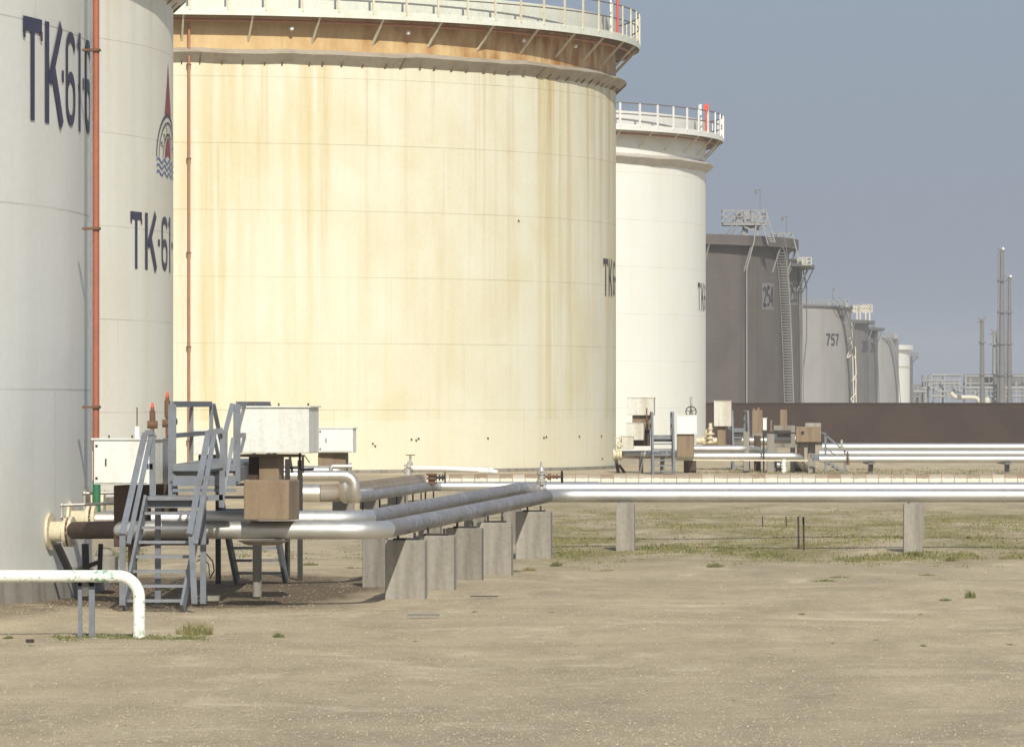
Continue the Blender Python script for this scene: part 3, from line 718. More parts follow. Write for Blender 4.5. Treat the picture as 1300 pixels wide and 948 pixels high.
m = MB(); m.tube(fillet([P(1207, 498, dp-5), P(1212, 504, dp-5), P(1240, 504.5, dp-5), P(1245, 512, dp-5)], 1.0, 5), .40, 10)
m.cyl(P(1253, 512, dp-5), P(1253, 508, dp-5), .6, 12); m.ball(P(1253, 508, dp-5), .6, 12)
m.build('pale_pipe', M['farp'], r)
m = MB()
for x in (1163, 1169): m.bar(P(x, 489, dp+80), P(x-2, 512, dp+80), .5, .5)
for y in (489, 497, 503): m.bar(P(1158, y, dp+80), P(1172, y, dp+80), .4, .4)
m.bpx(1168, 1174, 494, 511, dp+80, 3); m.bpx(1161, 1166, 500, 511, dp+82, 3)
m.build('outlying_frame', M['fard'], r)
def mast(x, ytop, d, w_, label, bulb=None, twin=None, pale=False):
    r = thing('floodlight_mast', label, 'mast', (PX(x, d), d, 0), 'tall masts on the skyline'); m = MB()
    mt = M['far'] if pale else M['fard']
    m.tube([(PX(x, d), d, 0), P(x, ytop, d)], w_, 8, rs=[w_, w_*.55])
    z = 2.0; n_ = 0
    while z < PZ(ytop, d)-1: m.disc((PX(x, d), d, z), (0, 0, 1), w_*1.35, .2, 8); z += 5.5
    m.build('pole', mt, r)
    if twin: m = MB(); m.bar((PX(x+twin, d), d, 0), P(x+twin, ytop+6, d), .2, .2); m.build('guide_rail', mt, r)
    m = MB(); m.bar(P(x-5, ytop-2, d), P(x-1, ytop+5, d), .25, .25); m.bar(P(x+4, ytop-3, d), P(x, ytop+4, d), .25, .25); m.bar(P(x-6, ytop+4, d), P(x+3, ytop+4, d), .25, .25)
    m.build('head_frame', M['fard'], r)
    if bulb: m = MB(); m.ball(P(x+bulb, ytop-1, d-.4), .28, 10); m.build('lamp_head', M['boxw'], r)
mast(1247, 405, 880, .48, 'shortest full mast at right, standing left of the other masts', None, -2.5)
mast(1263.5, 420, 905, .75, 'plain pale grey post between the short mast and the tallest mast', None, None, True)
mast(1272, 317, 895, .62, 'tallest skyline mast with a thin guide rail on its left', 1.5, -5)
mast(1281.5, 352, 898, .48, 'second tallest mast with white lamp head, rightmost of the masts', 1.5, -4)

# ---------------------------------------------------------------- pipelines
def collar(mb, p, q, r, th=.012):
    p, q = Vector(p), Vector(q); ax = (q-p).normalized()
    mb.cyl(p-ax*.02, p+ax*.02, r+th, 24)
def pipeline(label, pts, secs, r, bend, nm='insulated_pipeline', joints=1.25, jr=.004, group='pipelines round the tanks', jmat=None, jskip=()):
    """secs = [(from, to, material)], from/to = 's2' (start of corner 2), 'e2' (its end), '' (path end)"""
    base = Vector(pts[0]); root = thing(nm, label, 'pipeline', (base.x, base.y, 0), group)
    full = fillet(pts, bend, 10)
    def ix(c, dflt):
        if not c: return dflt
        k = 1+(int(c[1:])-1)*11; return k if c[0] == 's' else k+10
    for a, b, mt in secs:
        m = MB(); m.tube(full[ix(a, 0):ix(b, len(full)-1)+1], r, 28); m.build('jacket_section', mt, root)
    if joints:
        j = MB(); n = len(pts)
        for i in range(n-1):
            if i in jskip: continue
            a, b = Vector(pts[i]), Vector(pts[i+1]); L = (b-a).length; t = min(.8, L*.4)
            while t < L-.5:
                collar(j, a+(b-a)*t/L, b, r, jr); t += joints
        j.build('jacket_bands', jmat or M['alu2'], root)
    return root
zP = .93
def G(x, d, z=zP): return Vector((PX(x, d), d, z))
pipeline('front silver pipe, bending back over the row of five concrete piers',
         [G(95, 67.8, .87), G(165, 65.8), G(484, 65.4), G(697, 90.0), G(1800, 90.0)],
         [('', 's1', M['brown']), ('s1', 'e2', M['alu']), ('e2', 's3', M['galv']), ('s3', '', M['alu'])], .115, .55, joints=2.4, jr=.005, jskip=(0, 2))
pipeline('second silver pipe, just behind the front one',
         [G(112, 71.9), G(462, 71.8), G(660, 97.5), G(1800, 97.5)],
         [('', 'e1', M['alu']), ('e1', 'e2', M['galv']), ('e2', '', M['alu'])], .118, .55, joints=2.4, jr=.005, jskip=(1,))
z3 = .69
pipeline('thinner arched pipe dropping, running back and turning right at the rusty valve',
         [G(358, 100.8, 1.13), G(450, 100.8, 1.13), G(450, 100.8, z3), G(548, 115, z3), G(760, 115, z3)],
         [('', 'e2', M['alu2']), ('e2', 'e3', M['galv']), ('e3', '', M['alu'])], .105, .24, joints=2.4, jr=.005, jskip=(2,))
pipeline('short pipe that arches down beside the thinner pipe, just behind its bend',
         [G(356, 103.5, 1.17), G(438, 103.5, 1.17), G(438, 103.5, z3-.05), G(470, 108.5, z3-.05)],
         [('', '', M['alu2'])], .12, .26)
z4 = .5
r4 = pipeline('fat banded pipe at the yellowed tank foot, running across to the right edge',
         [G(320, 117, z4), G(424, 117, z4), G(533, 134, z4), G(1800, 134, z4)],
         [('', 's1', M['alu2']), ('s1', 's2', M['bandy']), ('s2', '', M['bandx'])], .2, .35, 'banded_pipeline', 0)
# supports
def pier(x, foot, wpx, hgt, dep, label, yaw=0.0, group='concrete pipe piers', saddle=True, ztop=None, taper=.0, mt='conc'):
    d = DG(foot); s = F/d; c = Vector((PX(x, d), d+dep/2, 0)); wd = wpx/s
    r = thing('concrete_pier', label, 'pipe pier', c, group)
    MB().box((c.x, c.y, hgt/2-.05), (wd, dep, hgt+.1), yaw).build('block', M[mt], r, bev=.015)
    if saddle:
        m = MB(); zt = ztop or (zP-.115)
        m.box((c.x, c.y, hgt+.012), (wd*.62, min(dep*.8, .3), .02), yaw)
        for e in (-.11, .11): m.box((c.x+e, c.y, (hgt+zt+.02)/2), (.02, .14, zt+.03-hgt), yaw)
        m.build('saddle', M['iron'], r)
    return r
yw = R_(-5)
for i, (xc, ft, wp) in enumerate(((515.5, 757, 51), (553.5, 749, 49), (590, 735.5, 46), (628.5, 725.5, 44), (678, 706, 45))):
    pier(xc, ft, wp, .745, .34, '%s concrete pier from the front under the bending front pipe' % ('first', 'second', 'third', 'fourth', 'fifth')[i], yw, mt='conc' if i != 2 else 'conc2')
for i, (xc, ft, wp) in enumerate(((476, 744.5, 30), (546, 719, 28), (603, 700, 26), (649, 688, 24))):
    pier(xc, ft, wp, .745, .34, ('shaded concrete pier at the left end of the pier row, under the second pipe', 'concrete pier of the second pipe, hidden between the first two front piers',
        'concrete pier of the second pipe behind the third front pier', 'shaded concrete pier of the second pipe, left of the fifth front pier')[i], yw, mt='conc2')
for i, xc in enumerate((794.5, 1160, 1525)):
    pier(xc, 698, 23.5, .80, .5, ('narrow concrete pier under the right hand pipes, nearest to the bend', 'narrow concrete pier under the right hand pipes, nearest to the right edge', 'narrow concrete pier outside the right edge')[i], R_(-3), saddle=False)
    d = 97.5; c = Vector((PX(xc, 90.5)*1.083, d, 0))
    rr = thing('concrete_pier', ('narrow concrete pier hidden behind the one nearest to the bend', 'narrow concrete pier hidden behind the one nearest to the right edge', 'hidden narrow concrete pier outside the right edge')[i], 'pipe pier', c, 'concrete pipe piers')
    MB().box((c.x, d, .40), (.28, .4, .84)).build('block', M['conc'], rr, bev=.015)
def stand(x, foot, ztop, label, w_=.05, name='pipe_stand', group='small steel pipe stands', sp=.14):
    d = DG(foot); r = thing(name, label, 'pipe stand', (PX(x, d), d, 0), group)
    for e in (-sp, sp): MB().bar((PX(x, d)+e, d, 0), (PX(x, d)+e, d, ztop), w_, w_).build('leg', M['steel'], r)
    MB().bar((PX(x, d)-sp-.05, d, ztop), (PX(x, d)+sp+.05, d, ztop), w_, w_).build('crossbar', M['steel'], r)
    return r
for i, (t_) in enumerate((.12, .35, .58, .8, .97)):
    d = 100.8+14.2*t_; x = 455+93*t_
    r = thing('pipe_stand', 'thin iron stand under the thinner pipe, number %s from its drop' % ('one', 'two', 'three', 'four', 'five')[i], 'pipe stand', (PX(x, d), d, 0), 'small steel pipe stands')
    for e in (-.09, .09): MB().bar((PX(x, d)+e, d, 0), (PX(x, d)+e, d, z3-.1), .035, .035).build('leg', M['iron'], r)
    MB().box((PX(x, d), d, .25), (.34, .25, .02)).build('plate', M['iron'], r)
for i, x in enumerate((436, 470, 505, 590, 700, 820)):
    t_ = (x-424)/109; d = 117+17*min(t_, 1)
    r = thing('concrete_sleeper', 'low concrete sleeper under the fat banded pipe, number %s from its left bend' % ('one', 'two', 'three', 'four', 'five', 'six')[i], 'pipe pier', (PX(x, d), d, 0), 'sleepers under the banded pipe')
    MB().box((PX(x, d), d, .14), (.5, .4, .3)).build('block', M['conc2'], r)

# valves on the pipes
def handwheel(mb, c, ax, r=.12, spokes=4):
    c, ax = Vector(c), Vector(ax).normalized(); u = ax.orthogonal().normalized(); v = ax.cross(u)
    mb.tube([c+(u*cos(2*pi*k/24)+v*sin(2*pi*k/24))*r for k in range(25)], r*.10, 8, cap=False)
    for k in range(spokes):
        a = 2*pi*k/spokes+.4; mb.cyl(c, c+(u*cos(a)+v*sin(a))*r, r*.07, 6)
d = 88.6; s_ = F/d; c = P(687.5, 624, d)
r = thing('vent_valve', 'silver flanged valve standing on the pipe bend, rusty handwheel out to its right', 'valve', c)
m = MB(); m.cyl(c-Vector((0, 0, .03)), P(687.5, 586+6, d), .034, 14)
for y, rr in ((620, .055), (613.5, .09), (610.5, .09), (601, .09), (598, .09)): m.disc(P(687.5, y, d), (0, 0, 1), rr, .026, 18)
m.cyl(P(687.5, 609, d), P(687.5, 602, d), .065, 16); m.cyl(P(687.5, 597, d), P(687.5, 592, d), .06, 16, .03)
m.cyl(P(687, 592, d), P(687, 586, d), .016, 8); m.bar(P(689, 589, d), P(692, 586, d), .02, .02)
m.build('valve_body', M['silver'], r)
m = MB(); a, b = P(688, 605, d), P(713.5, 605, d); m.cyl(a, b, .022, 10)
for x, rr in ((696, .055), (698.5, .055), (703, .035), (707, .04)): m.disc(P(x, 605, d), (1, 0, 0), rr, .03, 14)
m.build('stem', M['rusty'], r); m = MB(); handwheel(m, b, (1, .12, 0), .105); m.build('handwheel', M['iron'], r)
d = 114; c = P(548, 613, d)
r = thing('rusty_valve', 'small rust brown valve on the thinner pipe where it turns right', 'valve', c)
m = MB(); m.cyl(P(548, 615, d), P(548, 601, d), .075, 12)
for y in (613, 607.5, 602): m.disc(P(548, y, d), (0, 0, 1), .12, .04, 14)
m.build('valve_body', M['rusty'], r)
m = MB(); m.cyl(P(548, 606, d), P(565, 606, d), .03, 8)
for x in (553, 558, 562): m.disc(P(x, 606, d), (1, 0, 0), .07, .04, 10)
m.build('stem', M['iron'], r); m = MB(); handwheel(m, P(565, 606, d), (1, .1, 0), .12); m.build('handwheel', M['rusty'], r)
d = 132.5; c = P(520, 601, d)
r = thing('branch_valve', 'small upright valve with flat handwheel on the end of the fat grey banded pipe', 'valve', c)
m = MB(); m.cyl(P(518, 603, d), P(518, 594, d), .10, 12); m.cyl(P(518, 596, d), P(521, 586, d), .07, 12); m.disc(P(519, 592, d), (.3, 0, 1), .13, .05, 14); m.disc(P(523, 594, d), (1, 0, 0), .11, .06, 14)
m.build('valve_body', M['silver'], r)
m = MB(); m.cyl(P(521, 587, d), P(521, 577, d), .03, 8); m.build('stem', M['silver'], r)
m = MB(); handwheel(m, P(521, 577.5, d), (0, 0, 1), .11); m.build('handwheel', M['rusty'], r)
m = MB(); m.tube([P(524, 594.5, d), P(560, 594.5, d-.1), P(608, 596.5, d-.2)], .062, 12)
r2 = thing('white_branch_pipe', 'thin white pipe lying along the foot of the yellowed tank from the small upright valve', 'pipe', c)
m.build('tube', M['boxw'], r2); m = MB(); m.cyl(P(608, 597, d-.2), P(632, 599, d-.3), .085, 12, .05); m.ball(P(623, 597.5, d-.25), .10, 10, .8); m.build('end_fitting', M['boxw'], r2)

# ---------------------------------------------------------------- white hoop pipe at lower left
dh = DG(806); r = thing('white_pipe', 'white painted pipe with chipped green spots, bending down into the ground at lower left', 'pipe', (PX(176, dh), dh, 0))
m = MB(); m.tube(fillet([G(-420, dh, .0), G(-420, dh, .65), G(176.5, dh, .65), G(176.5, dh, -.05)], .235, 14), .067, 28); m.build('tube', M['wpipe'], r)
r = thing('steel_trestle', 'narrow grey two legged steel trestle under the white pipe', 'pipe stand', (PX(109, dh+.1), dh+.12, 0))
for x, w_ in ((100.5, .045), (115.5, .065)): MB().bar((PX(x, dh), dh+.12, -.05), (PX(x, dh), dh+.12, .585), w_, .05).build('leg', M['steel'], r)
MB().bar((PX(97, dh), dh+.12, .56), (PX(119, dh), dh+.12, .56), .05, .05).build('crossbar', M['steel'], r)

# ---------------------------------------------------------------- nozzles of the nearest tank
def flange(mb, p, ax, r, th=.04): mb.disc(p, ax, r, th, 28)
def bolts(mb, p, ax, r, k=10, br=.016, ln=.12):
    p, ax = Vector(p), Vector(ax).normalized(); u = ax.orthogonal().normalized(); v = ax.cross(u)
    for i in range(k):
        q = p+(u*cos(2*pi*i/k)+v*sin(2*pi*i/k))*r; mb.cyl(q-ax*ln/2, q+ax*ln/2, br, 6)
def nozzle(x0, x1, yc, rp, label, disc_r, f2):
    th = theta_at(A, x0); q = Vector(wrap(A, th, 0, A.R)); z = PZ(yc, q.y); a = Vector((q.x, q.y, z)); nn = Vector((sin(th), -cos(th), 0))
    b = a+nn*((x1-x0)*q.y/F/max(.3, nn.x)); r = thing('tank_nozzle', label, 'tank nozzle', a, 'nozzles of the nearest tank')
    m = MB(); m.cyl(a-nn*.05, b, rp, 24); m.build('neck', M['cream'], r)
    m = MB(); m.disc(a+nn*.02, nn, disc_r, .035, 32); m.build('reinforcing_plate', M['cream'], r)
    m = MB()
    for o_ in (0, .075): m.disc(b+nn*o_, nn, f2, .045, 28)
    m.build('flange', M['cream'], r)
    m = MB(); bolts(m, b+nn*.037, nn, f2*.86, 12); m.build('bolts', M['rusty'], r)
    return b
b1 = nozzle(62, 84.5, 674.5, .135, 'front cream painted nozzle with round flange on the nearest tank', .25, .20)
b2 = nozzle(88, 113, 659, .12, 'second cream nozzle with round plate behind the front one', .24, .19)
b3 = nozzle(108, 124, 640, .14, 'third cream nozzle farther back beside the white cabinet', .24, .20)
m = MB(); m.tube([b2, b2+Vector((.25, 0, 0)), P(150, 659, b2.y)], .10, 20); rr = thing('branch_pipe', 'grey pipe leading right from the second cream nozzle', 'pipe', b2); m.build('tube', M['alu2'], rr)
dn = 66.6
# short vent and rods
r = thing('gauge_rod', 'thin grey rod on uprights above the front cream nozzle', 'rod', P(78, 660, dn))
m = MB(); m.cyl(P(78.5, 661, dn), P(78.5, 641, dn), .018, 8); m.cyl(P(78.5, 641, dn), P(150, 638.5, dn), .02, 8); m.disc(P(78.5, 656, dn), (0, 0, 1), .05, .02, 12); m.ball(P(78.5, 641, dn), .03, 8); m.build('rod', M['silver'], r)
r = thing('gauge_rod', 'thin grey rod behind, just under the left white cabinet', 'rod', P(107, 650, 70))
m = MB(); m.cyl(P(107, 650, 70), P(107, 626, 70), .022, 8); m.cyl(P(107, 626, 70), P(152, 625, 70), .022, 8); m.ball(P(107, 626, 70), .035, 8); m.build('rod', M['silver'], r)
r = thing('sump_box', 'low concrete block with rounded lump under the front nozzle', 'concrete block', P(128, 730, 70))
m = MB(); m.bpx(118, 146, 706, 735, 69.5, .6); m.build('block', M['conc2'], r, bev=.02)
m = MB(); m.ball(P(133, 703, 69.8), .13, 12, .7); m.build('lump', M['conc'], r)
r = thing('nozzle_support', 'dark steel bracket frame under the front cream nozzle', 'pipe stand', P(95, 735, 67))
m = MB(); m.bar(P(72, 690, 66.8), P(88, 725, 67), .10, .05); m.bar(P(88, 728, 67), P(128, 712, 67), .12, .06); m.bar(P(108, 690, 67), P(110, 745, 67), .09, .06); m.bar(P(128, 690, 68), P(126, 738, 68), .06, .06); m.build('frame', M['iron'], r)
# brown insulated valve on the front pipe
def cabinet(x0, x1, y0, y1, xr, d, label, mt='box', depth=.42, group='white control cabinets', door=True, yaw=None, lip=True):
    """front face spans x0..x1, shaded right side reaches column xr"""
    s = F/d; wd = (x1-x0)/s; side = (xr-x1)/s
    yaw = asin(min(.5, max(.02, side/depth)))-abs(PX(x1, d)/d)*0 if yaw is None else yaw
    wf = wd/cos(yaw); zt, zb = PZ(y0, d), PZ(y1, d); h = zt-zb
    ca, sa = cos(-yaw), sin(-yaw)
    fc = Vector((PX((x0+x1)/2, d), d, (zt+zb)/2))           # centre of the front face
    inn = Vector((sin(yaw), cos(yaw), 0)); rt = Vector((cos(yaw), -sin(yaw), 0))
    c = fc+inn*depth/2
    r = thing('control_cabinet', label, 'cabinet', Vector((c.x, c.y, zb)), group)
    MB().box(c, (wf, depth, h), -yaw).build('housing', M[mt], r, bev=.012)
    if lip:
        m = MB(); m.box(c+Vector((0, 0, h/2+.008)), (wf+.05, depth+.05, .02), -yaw); m.build('lid', M[mt], r)
    if d < 80:
        m = MB()
        for e in (-.42, 0, .42): m.cyl(c+rt*wf*e+Vector((0, 0, h/2)), c+rt*wf*e+Vector((0, 0, h/2+.055)), .012, 8)
        m.build('lifting_lugs', M['rusty'], r)
        m = MB(); m.tube(fillet([c+rt*wf*.3-Vector((0, 0, h/2)), c+rt*wf*.3-Vector((0, 0, h/2+.22)), c+rt*wf*.3+inn*.8-Vector((0, 0, h/2+.22))], .08, 5), .016, 8); m.build('conduit', M['iron'], r)
    if door:
        m = MB(); m.box(fc-inn*.006, (wf*.94, .012, h*.92), -yaw); dr = m.build('door', M[mt], r, bev=.003)
        m = MB(); m.box(fc-inn*.022-rt*wf*.27, (.012, .02, .09), -yaw)
        for e in (-.36, .36): m.box(fc-inn*.014-rt*wf*.44+Vector((0, 0, h*e)), (.03, .01, .03), -yaw)
        m.build('handle', M['iron'], dr)
    return r
def insul(x0, x1, y0, y1, d, depth, label, mt='tan', yaw=.22, group='insulated valve housings', name='valve_housing', legs=True, foot=None):
    c = Vector((PX((x0+x1)/2, d), d+depth/2, (PZ(y0, d)+PZ(y1, d))/2)); s = F/d
    r = thing(name, label, 'valve housing', Vector((c.x, c.y, PZ(y1, d))), group)
    MB().box(c, ((x1-x0)/s-depth*sin(yaw)*.55, depth, PZ(y0, d)-PZ(y1, d)), -yaw).build('cladding', M[mt], r, bev=.015)
    if foot:
        m = MB(); m.cyl((c.x, c.y, 0), (c.x, c.y, PZ(y1, d)), .06, 14); m.disc((c.x, c.y, .02), (0, 0, 1), .11, .03, 16); m.build('foot', M['tan'], r)
    return r
insul(146, 186, 616, 694, 66.0, .6, 'dark brown shaded valve housing behind the front stairs, under the left white cabinet', 'brown', .2, foot=True)  # shade of the cabinet above is painted into the brown
insul(190, 262, 668, 692, 66.6, .5, 'dark housing added to fill the shadow behind the treads of the front stairs', 'brown', .05)  # dark block put in to deepen the shade behind the treads
insul(198, 222, 606, 652, 66.6, .5, 'upright brown housing added for the shade behind the top treads, beside the left white cabinet', 'brown', .05)  # another dark block put in for the shade by the stairs
cabinet(118, 190, 558, 615, 212, 65.2, 'white cabinet at left with door handle, in front of the nearest tank edge', depth=.8)
r = thing('aerial', 'short white canister with thin aerial on the left white cabinet', 'aerial', P(174, 557, 65.4))
m = MB(); m.cyl(P(174, 557.5, 65.4), P(174, 541, 65.4), .033, 14); m.build('canister', M['boxw'], r); m = MB(); m.cyl(P(174, 541, 65.4), P(174, 517, 65.4), .009, 6); m.build('rod', M['rusty'], r)
cabinet(302, 392.5, 517, 575, 403, 66.5, 'large plain white cabinet in the middle, above the tan valve housing', depth=.6, door=False)
r = thing('bracket_post', 'tan insulated stem carrying the large white cabinet', 'bracket', P(344, 610, 66.7))
m = MB(); m.bpx(331, 357, 580, 612, 66.8, .3, -.2); m.box(P(344, 578, 66.9), (.75, .34, .04), -.2); m.build('stem', M['tan'], r, bev=.01)
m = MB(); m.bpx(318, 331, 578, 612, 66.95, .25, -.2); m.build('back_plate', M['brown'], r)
insul(311, 376, 609.5, 660, 65.15, .62, 'large tan insulated valve housing sitting on the front silver pipe', 'tan', .18)
r = thing('pedestal', 'round rusty pedestal column with plate under the tan valve housing', 'pedestal', P(326.5, 755, DG(755)))
dd = DG(753); m = MB(); m.cyl(P(326.5, 757, dd), P(326.5, 690, dd), .062, 18); m.build('column', M['conc2'], r); m = MB(); m.cyl((PX(334, 65.5), 65.5, .80), (PX(334, 65.5), 65.5, .74), .34, 24, .20); m.build('top_plate', M['conc2'], r)
cabinet(404, 448, 543.5, 574, 452, 104, 'smaller bright white cabinet right of the large one, against the yellowed tank', 'boxw', .35)
insul(404, 441, 574.5, 604, 104.2, .5, 'brown housing under the smaller bright white cabinet', 'tan', .08)
r = thing('short_stub_pipe', 'short silver pipe stub below the smaller white cabinet', 'pipe', P(420, 592, 103))
m = MB(); m.tube(fillet([P(420, 604, 103), P(420, 592, 103), P(447, 592, 103)], .05, 4), .05, 14); m.disc(P(445, 592, 103), (1, 0, 0), .075, .04, 14); m.build('tube', M['alu2'], r)
cabinet(242, 282, 547, 577, 285, 98, 'white cabinet seen through the platform railing', 'box', .4, door=False)
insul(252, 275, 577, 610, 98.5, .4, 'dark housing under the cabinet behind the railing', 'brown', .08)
r = thing('rusty_bracket', 'thin rusty frame behind the large white cabinet', 'frame', P(375, 600, 100))
m = MB(); m.bar(P(368, 580, 100), P(371, 600, 100), .05, .05); m.bar(P(384.5, 577, 100), P(384.5, 600, 100), .05, .05); m.bar(P(364, 594, 100), P(384, 594, 100), .05, .05); m.bar(P(386, 577, 100), P(393, 587, 100), .02, .02); m.build('frame', M['iron'], r)
# upright valves with red caps
def spindle(x, ytop, ybot, d, label, knob=None):
    r = thing('valve_spindle', label, 'valve spindle', P(x, ybot, d), 'red capped valve spindles')
    m = MB(); m.cyl(P(x, ybot, d), P(x, ytop+6, d), .025, 10); L = ybot-ytop
    m.cyl(P(x, ytop+8+L*.05, d), P(x, ytop+8+L*.38, d), .038, 12); m.ball(P(x, ytop+L*.62, d), .058, 12, .8); m.disc(P(x, ytop+L*.62, d), (1, 0, 0), .05, .13, 12); m.build('stem', M['rusty'], r)
    m = MB(); m.cyl(P(x, ytop+8, d), P(x, ytop, d), .026, 10, .012); m.build('cap', M['signal'], r)
    if knob: m = MB(); m.cyl(P(x, knob, d), P(x+13, knob, d), .014, 6); m.disc(P(x+11, knob, d), (1, 0, 0), .04, .03, 10); m.ball(P(x+7, knob, d), .025, 8); m.build('side_knob', M['iron'], r)
spindle(193.5, 511, 556, 65.6, 'brown valve spindle with red cap above the left white cabinet')
spindle(212.5, 497, 562, 65.9, 'taller dark valve spindle with red cap beside the platform railing', 535)
MBx = None
# ---------------------------------------------------------------- crossover platform and stairs
r = thing('crossover_platform', 'blue grey steel stairs and railed platform crossing over the two front pipes', 'stairs', P(215, 776, 62.9))
def lerp(a, b, t): return Vector(a)*(1-t)+Vector(b)*t
BL, TL = (PX(157.5, 62.9), 62.9, .03), (PX(186, 63.95), 63.95, 1.36)
BR, TR = (PX(231.5, 62.9), 62.9, .03), (PX(258.5, 63.95), 63.95, 1.36)
m = MB(); m.bar(BL, TL, .035, .16); m.build('stringer', M['steel'], r); m = MB(); m.bar(BR, TR, .035, .16); m.build('stringer', M['steel'], r)
for k in range(8):
    t_ = (k+.55)/7.55; a, b = lerp(BL, TL, t_), lerp(BR, TR, t_)
    MB().box((a+b)/2, ((b-a).length-.035, .17, .035)).build('tread', M['tread'], r)
def fbar(a, b, name='railing', w_=.075, t_=.03, up=None): return MB().bar(a, b, w_, t_, up or Vector((0, 1, 0))).build(name, M['steel'], r)
# front stair handrails
for (xb, yb, xt, yt, xo) in ((155, 678, 184, 550, 0), (240.5, 678, 264.5, 549, 0)):
    a, b = P(xb, yb, 62.75), P(xt, yt, 64.0)
    fbar(a, b); m = MB()
    off = Vector((.075, .03, 0)) if xb < 200 else Vector((.07, .03, 0))
    m.bar(a+off-Vector((0, 0, .12)), b+off-Vector((0, 0, .02)), .06, .025, Vector((0, 1, 0))); m.build('railing', M['steel'], r)
fbar(P(155.5, 680, 62.75), P(155.5, 768, 62.75), 'post'); fbar(P(243, 678, 62.8), P(247, 766, 62.8), 'post')
for (xa, ya, xb, yb, d) in ((184, 550, 194, 548, 64), (193.5, 549, 193.5, 634, 64.1), (181, 592, 194, 592, 64.1), (264.5, 549, 283, 546, 64.2), (283, 546, 281.5, 644, 64.3), (266, 592, 283, 590, 64.25), (262, 632, 283, 631, 64.3)):
    fbar(P(xa, ya, d), P(xb, yb, d), 'railing' if ya != yb and abs(xa-xb) < 3 or True else '', .07, .03)
# lower landing
zl = 1.36
m = MB(); a, b = P(184, 636, 64.0), P(262, 636, 64.0); m.box(((a.x+b.x)/2, 64.5, zl), (b.x-a.x, 1.0, .05)); m.build('landing', M['tread'], r)
m = MB(); m.bar(P(184, 640, 64), P(262, 640, 64), .04, .09, Vector((0, 0, 1))); m.build('landing_edge', M['steel'], r)
# upper deck running back over both pipes
zd = 1.78
m = MB(); vs = [(-4.30, 64.9, zd), (-3.50, 64.9, zd), (-3.42, 72.0, zd), (-4.22, 72.0, zd)]
m.add(vs+[(x, y, z-.04) for x, y, z in vs], [(0,1,2,3), (7,6,5,4), (0,4,5,1), (1,5,6,2), (2,6,7,3), (3,7,4,0)]); m.build('deck', M['tread'], r)
m = MB()
m.bar((-4.30, 64.88, zd-.05), (-3.50, 64.88, zd-.05), .05, .07); m.bar((-4.31, 64.9, zd-.13), (-4.23, 72, zd-.13), .05, .18); m.bar((-3.49, 64.9, zd-.13), (-3.41, 72, zd-.13), .05, .18)
m.bar((-4.30, 64.86, zd-.21), (-3.50, 64.86, zd-.21), .04, .13); m.bar((-4.30, 64.9, zd-.33), (-3.50, 64.9, zd-.33), .04, .04)
m.build('deck_beams', M['steel'], r)
zr = 2.54
for (xx, yy) in ((-4.31, 64.95), (-4.29, 68.5), (-4.23, 72.0)): fbar((xx, yy, zd-.4 if yy < 66 else zd), (xx, yy, zr), 'post', .055 if yy > 66 else .10, .05)
fbar((-4.31, 64.95, zr), (-4.23, 72.0, zr), 'railing', .03, .075, Vector((0, 0, 1)));  fbar((-4.31, 64.95, 2.14), (-4.23, 72.0, 2.14), 'railing', .03, .06, Vector((0, 0, 1)))
for (xx, yy) in ((-3.49, 64.95), (-3.45, 68.5), (-3.41, 72.0)): fbar((xx, yy, zd-.25), (xx, yy, zr), 'post', .09 if yy < 66 else .05, .05)
fbar((-3.49, 64.95, zr), (-3.41, 72.0, zr), 'railing', .03, .07, Vector((0, 0, 1))); fbar((-3.49, 64.95, 2.14), (-3.41, 72.0, 2.14), 'railing', .03, .06, Vector((0, 0, 1)))
fbar(P(295, 513, 64.9), P(285.5, 550, 64.5), 'railing', .06); fbar(P(285.5, 550, 64.5), P(285, 596, 64.5), 'post', .07); fbar(P(296, 556, 64.9), P(283, 630, 64.5), 'railing', .05)
# far stairs
tl, bl2 = Vector((-4.20, 72.0, 1.72)), Vector((PX(301, 73.3), 73.3, .0)); tr, br2 = Vector((-3.48, 72.0, 1.72)), Vector((PX(363, 73.3), 73.3, .0))
for a, b in ((tl, bl2), (tr, br2)): m = MB(); m.bar(a, b, .05, .16); m.build('stringer', M['steel'], r)
for k in range(9):
    t_ = (k+.7)/9.4; a, b = lerp(tl, bl2, t_), lerp(tr, br2, t_); MB().box((a+b)/2, ((b-a).length, .17, .035)).build('tread', M['tread'], r)
for a in (tl, tr): fbar(a+Vector((0, 0, .82)), a+Vector((.12, .55, .1)), 'railing', .06); fbar(a+Vector((0, 0, .42)), a+Vector((.1, .5, -.2)), 'railing', .05)
# legs
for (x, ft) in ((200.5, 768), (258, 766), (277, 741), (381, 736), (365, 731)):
    d = DG(ft); MB().bar((PX(x, d), d, 0), (PX(x, d), d, 1.34 if ft > 750 else zd-.05), .075, .06).build('leg', M['steel' if ft > 750 else 'iron'], r)  # rear legs are coloured black to stand for the shade on them
MB().box((PX(263, 66.3), 66.3, .03), (.32, .3, .06)).build('base_plate', M['conc2'], r)
r = thing('loose_cable', 'thin loop of cable hanging behind the stairs', 'cable', P(265, 720, 68))
m = MB(); m.tube([P(252, 706, 68), P(262, 703, 68), P(270, 712, 68), P(272, 724, 68), P(266, 734, 68)], .009, 6); m.tube([P(250, 712, 68), P(258, 708, 68.2), P(265, 716, 68.2), P(266, 730, 68)], .008, 6); m.build('cable', M['iron'], r)
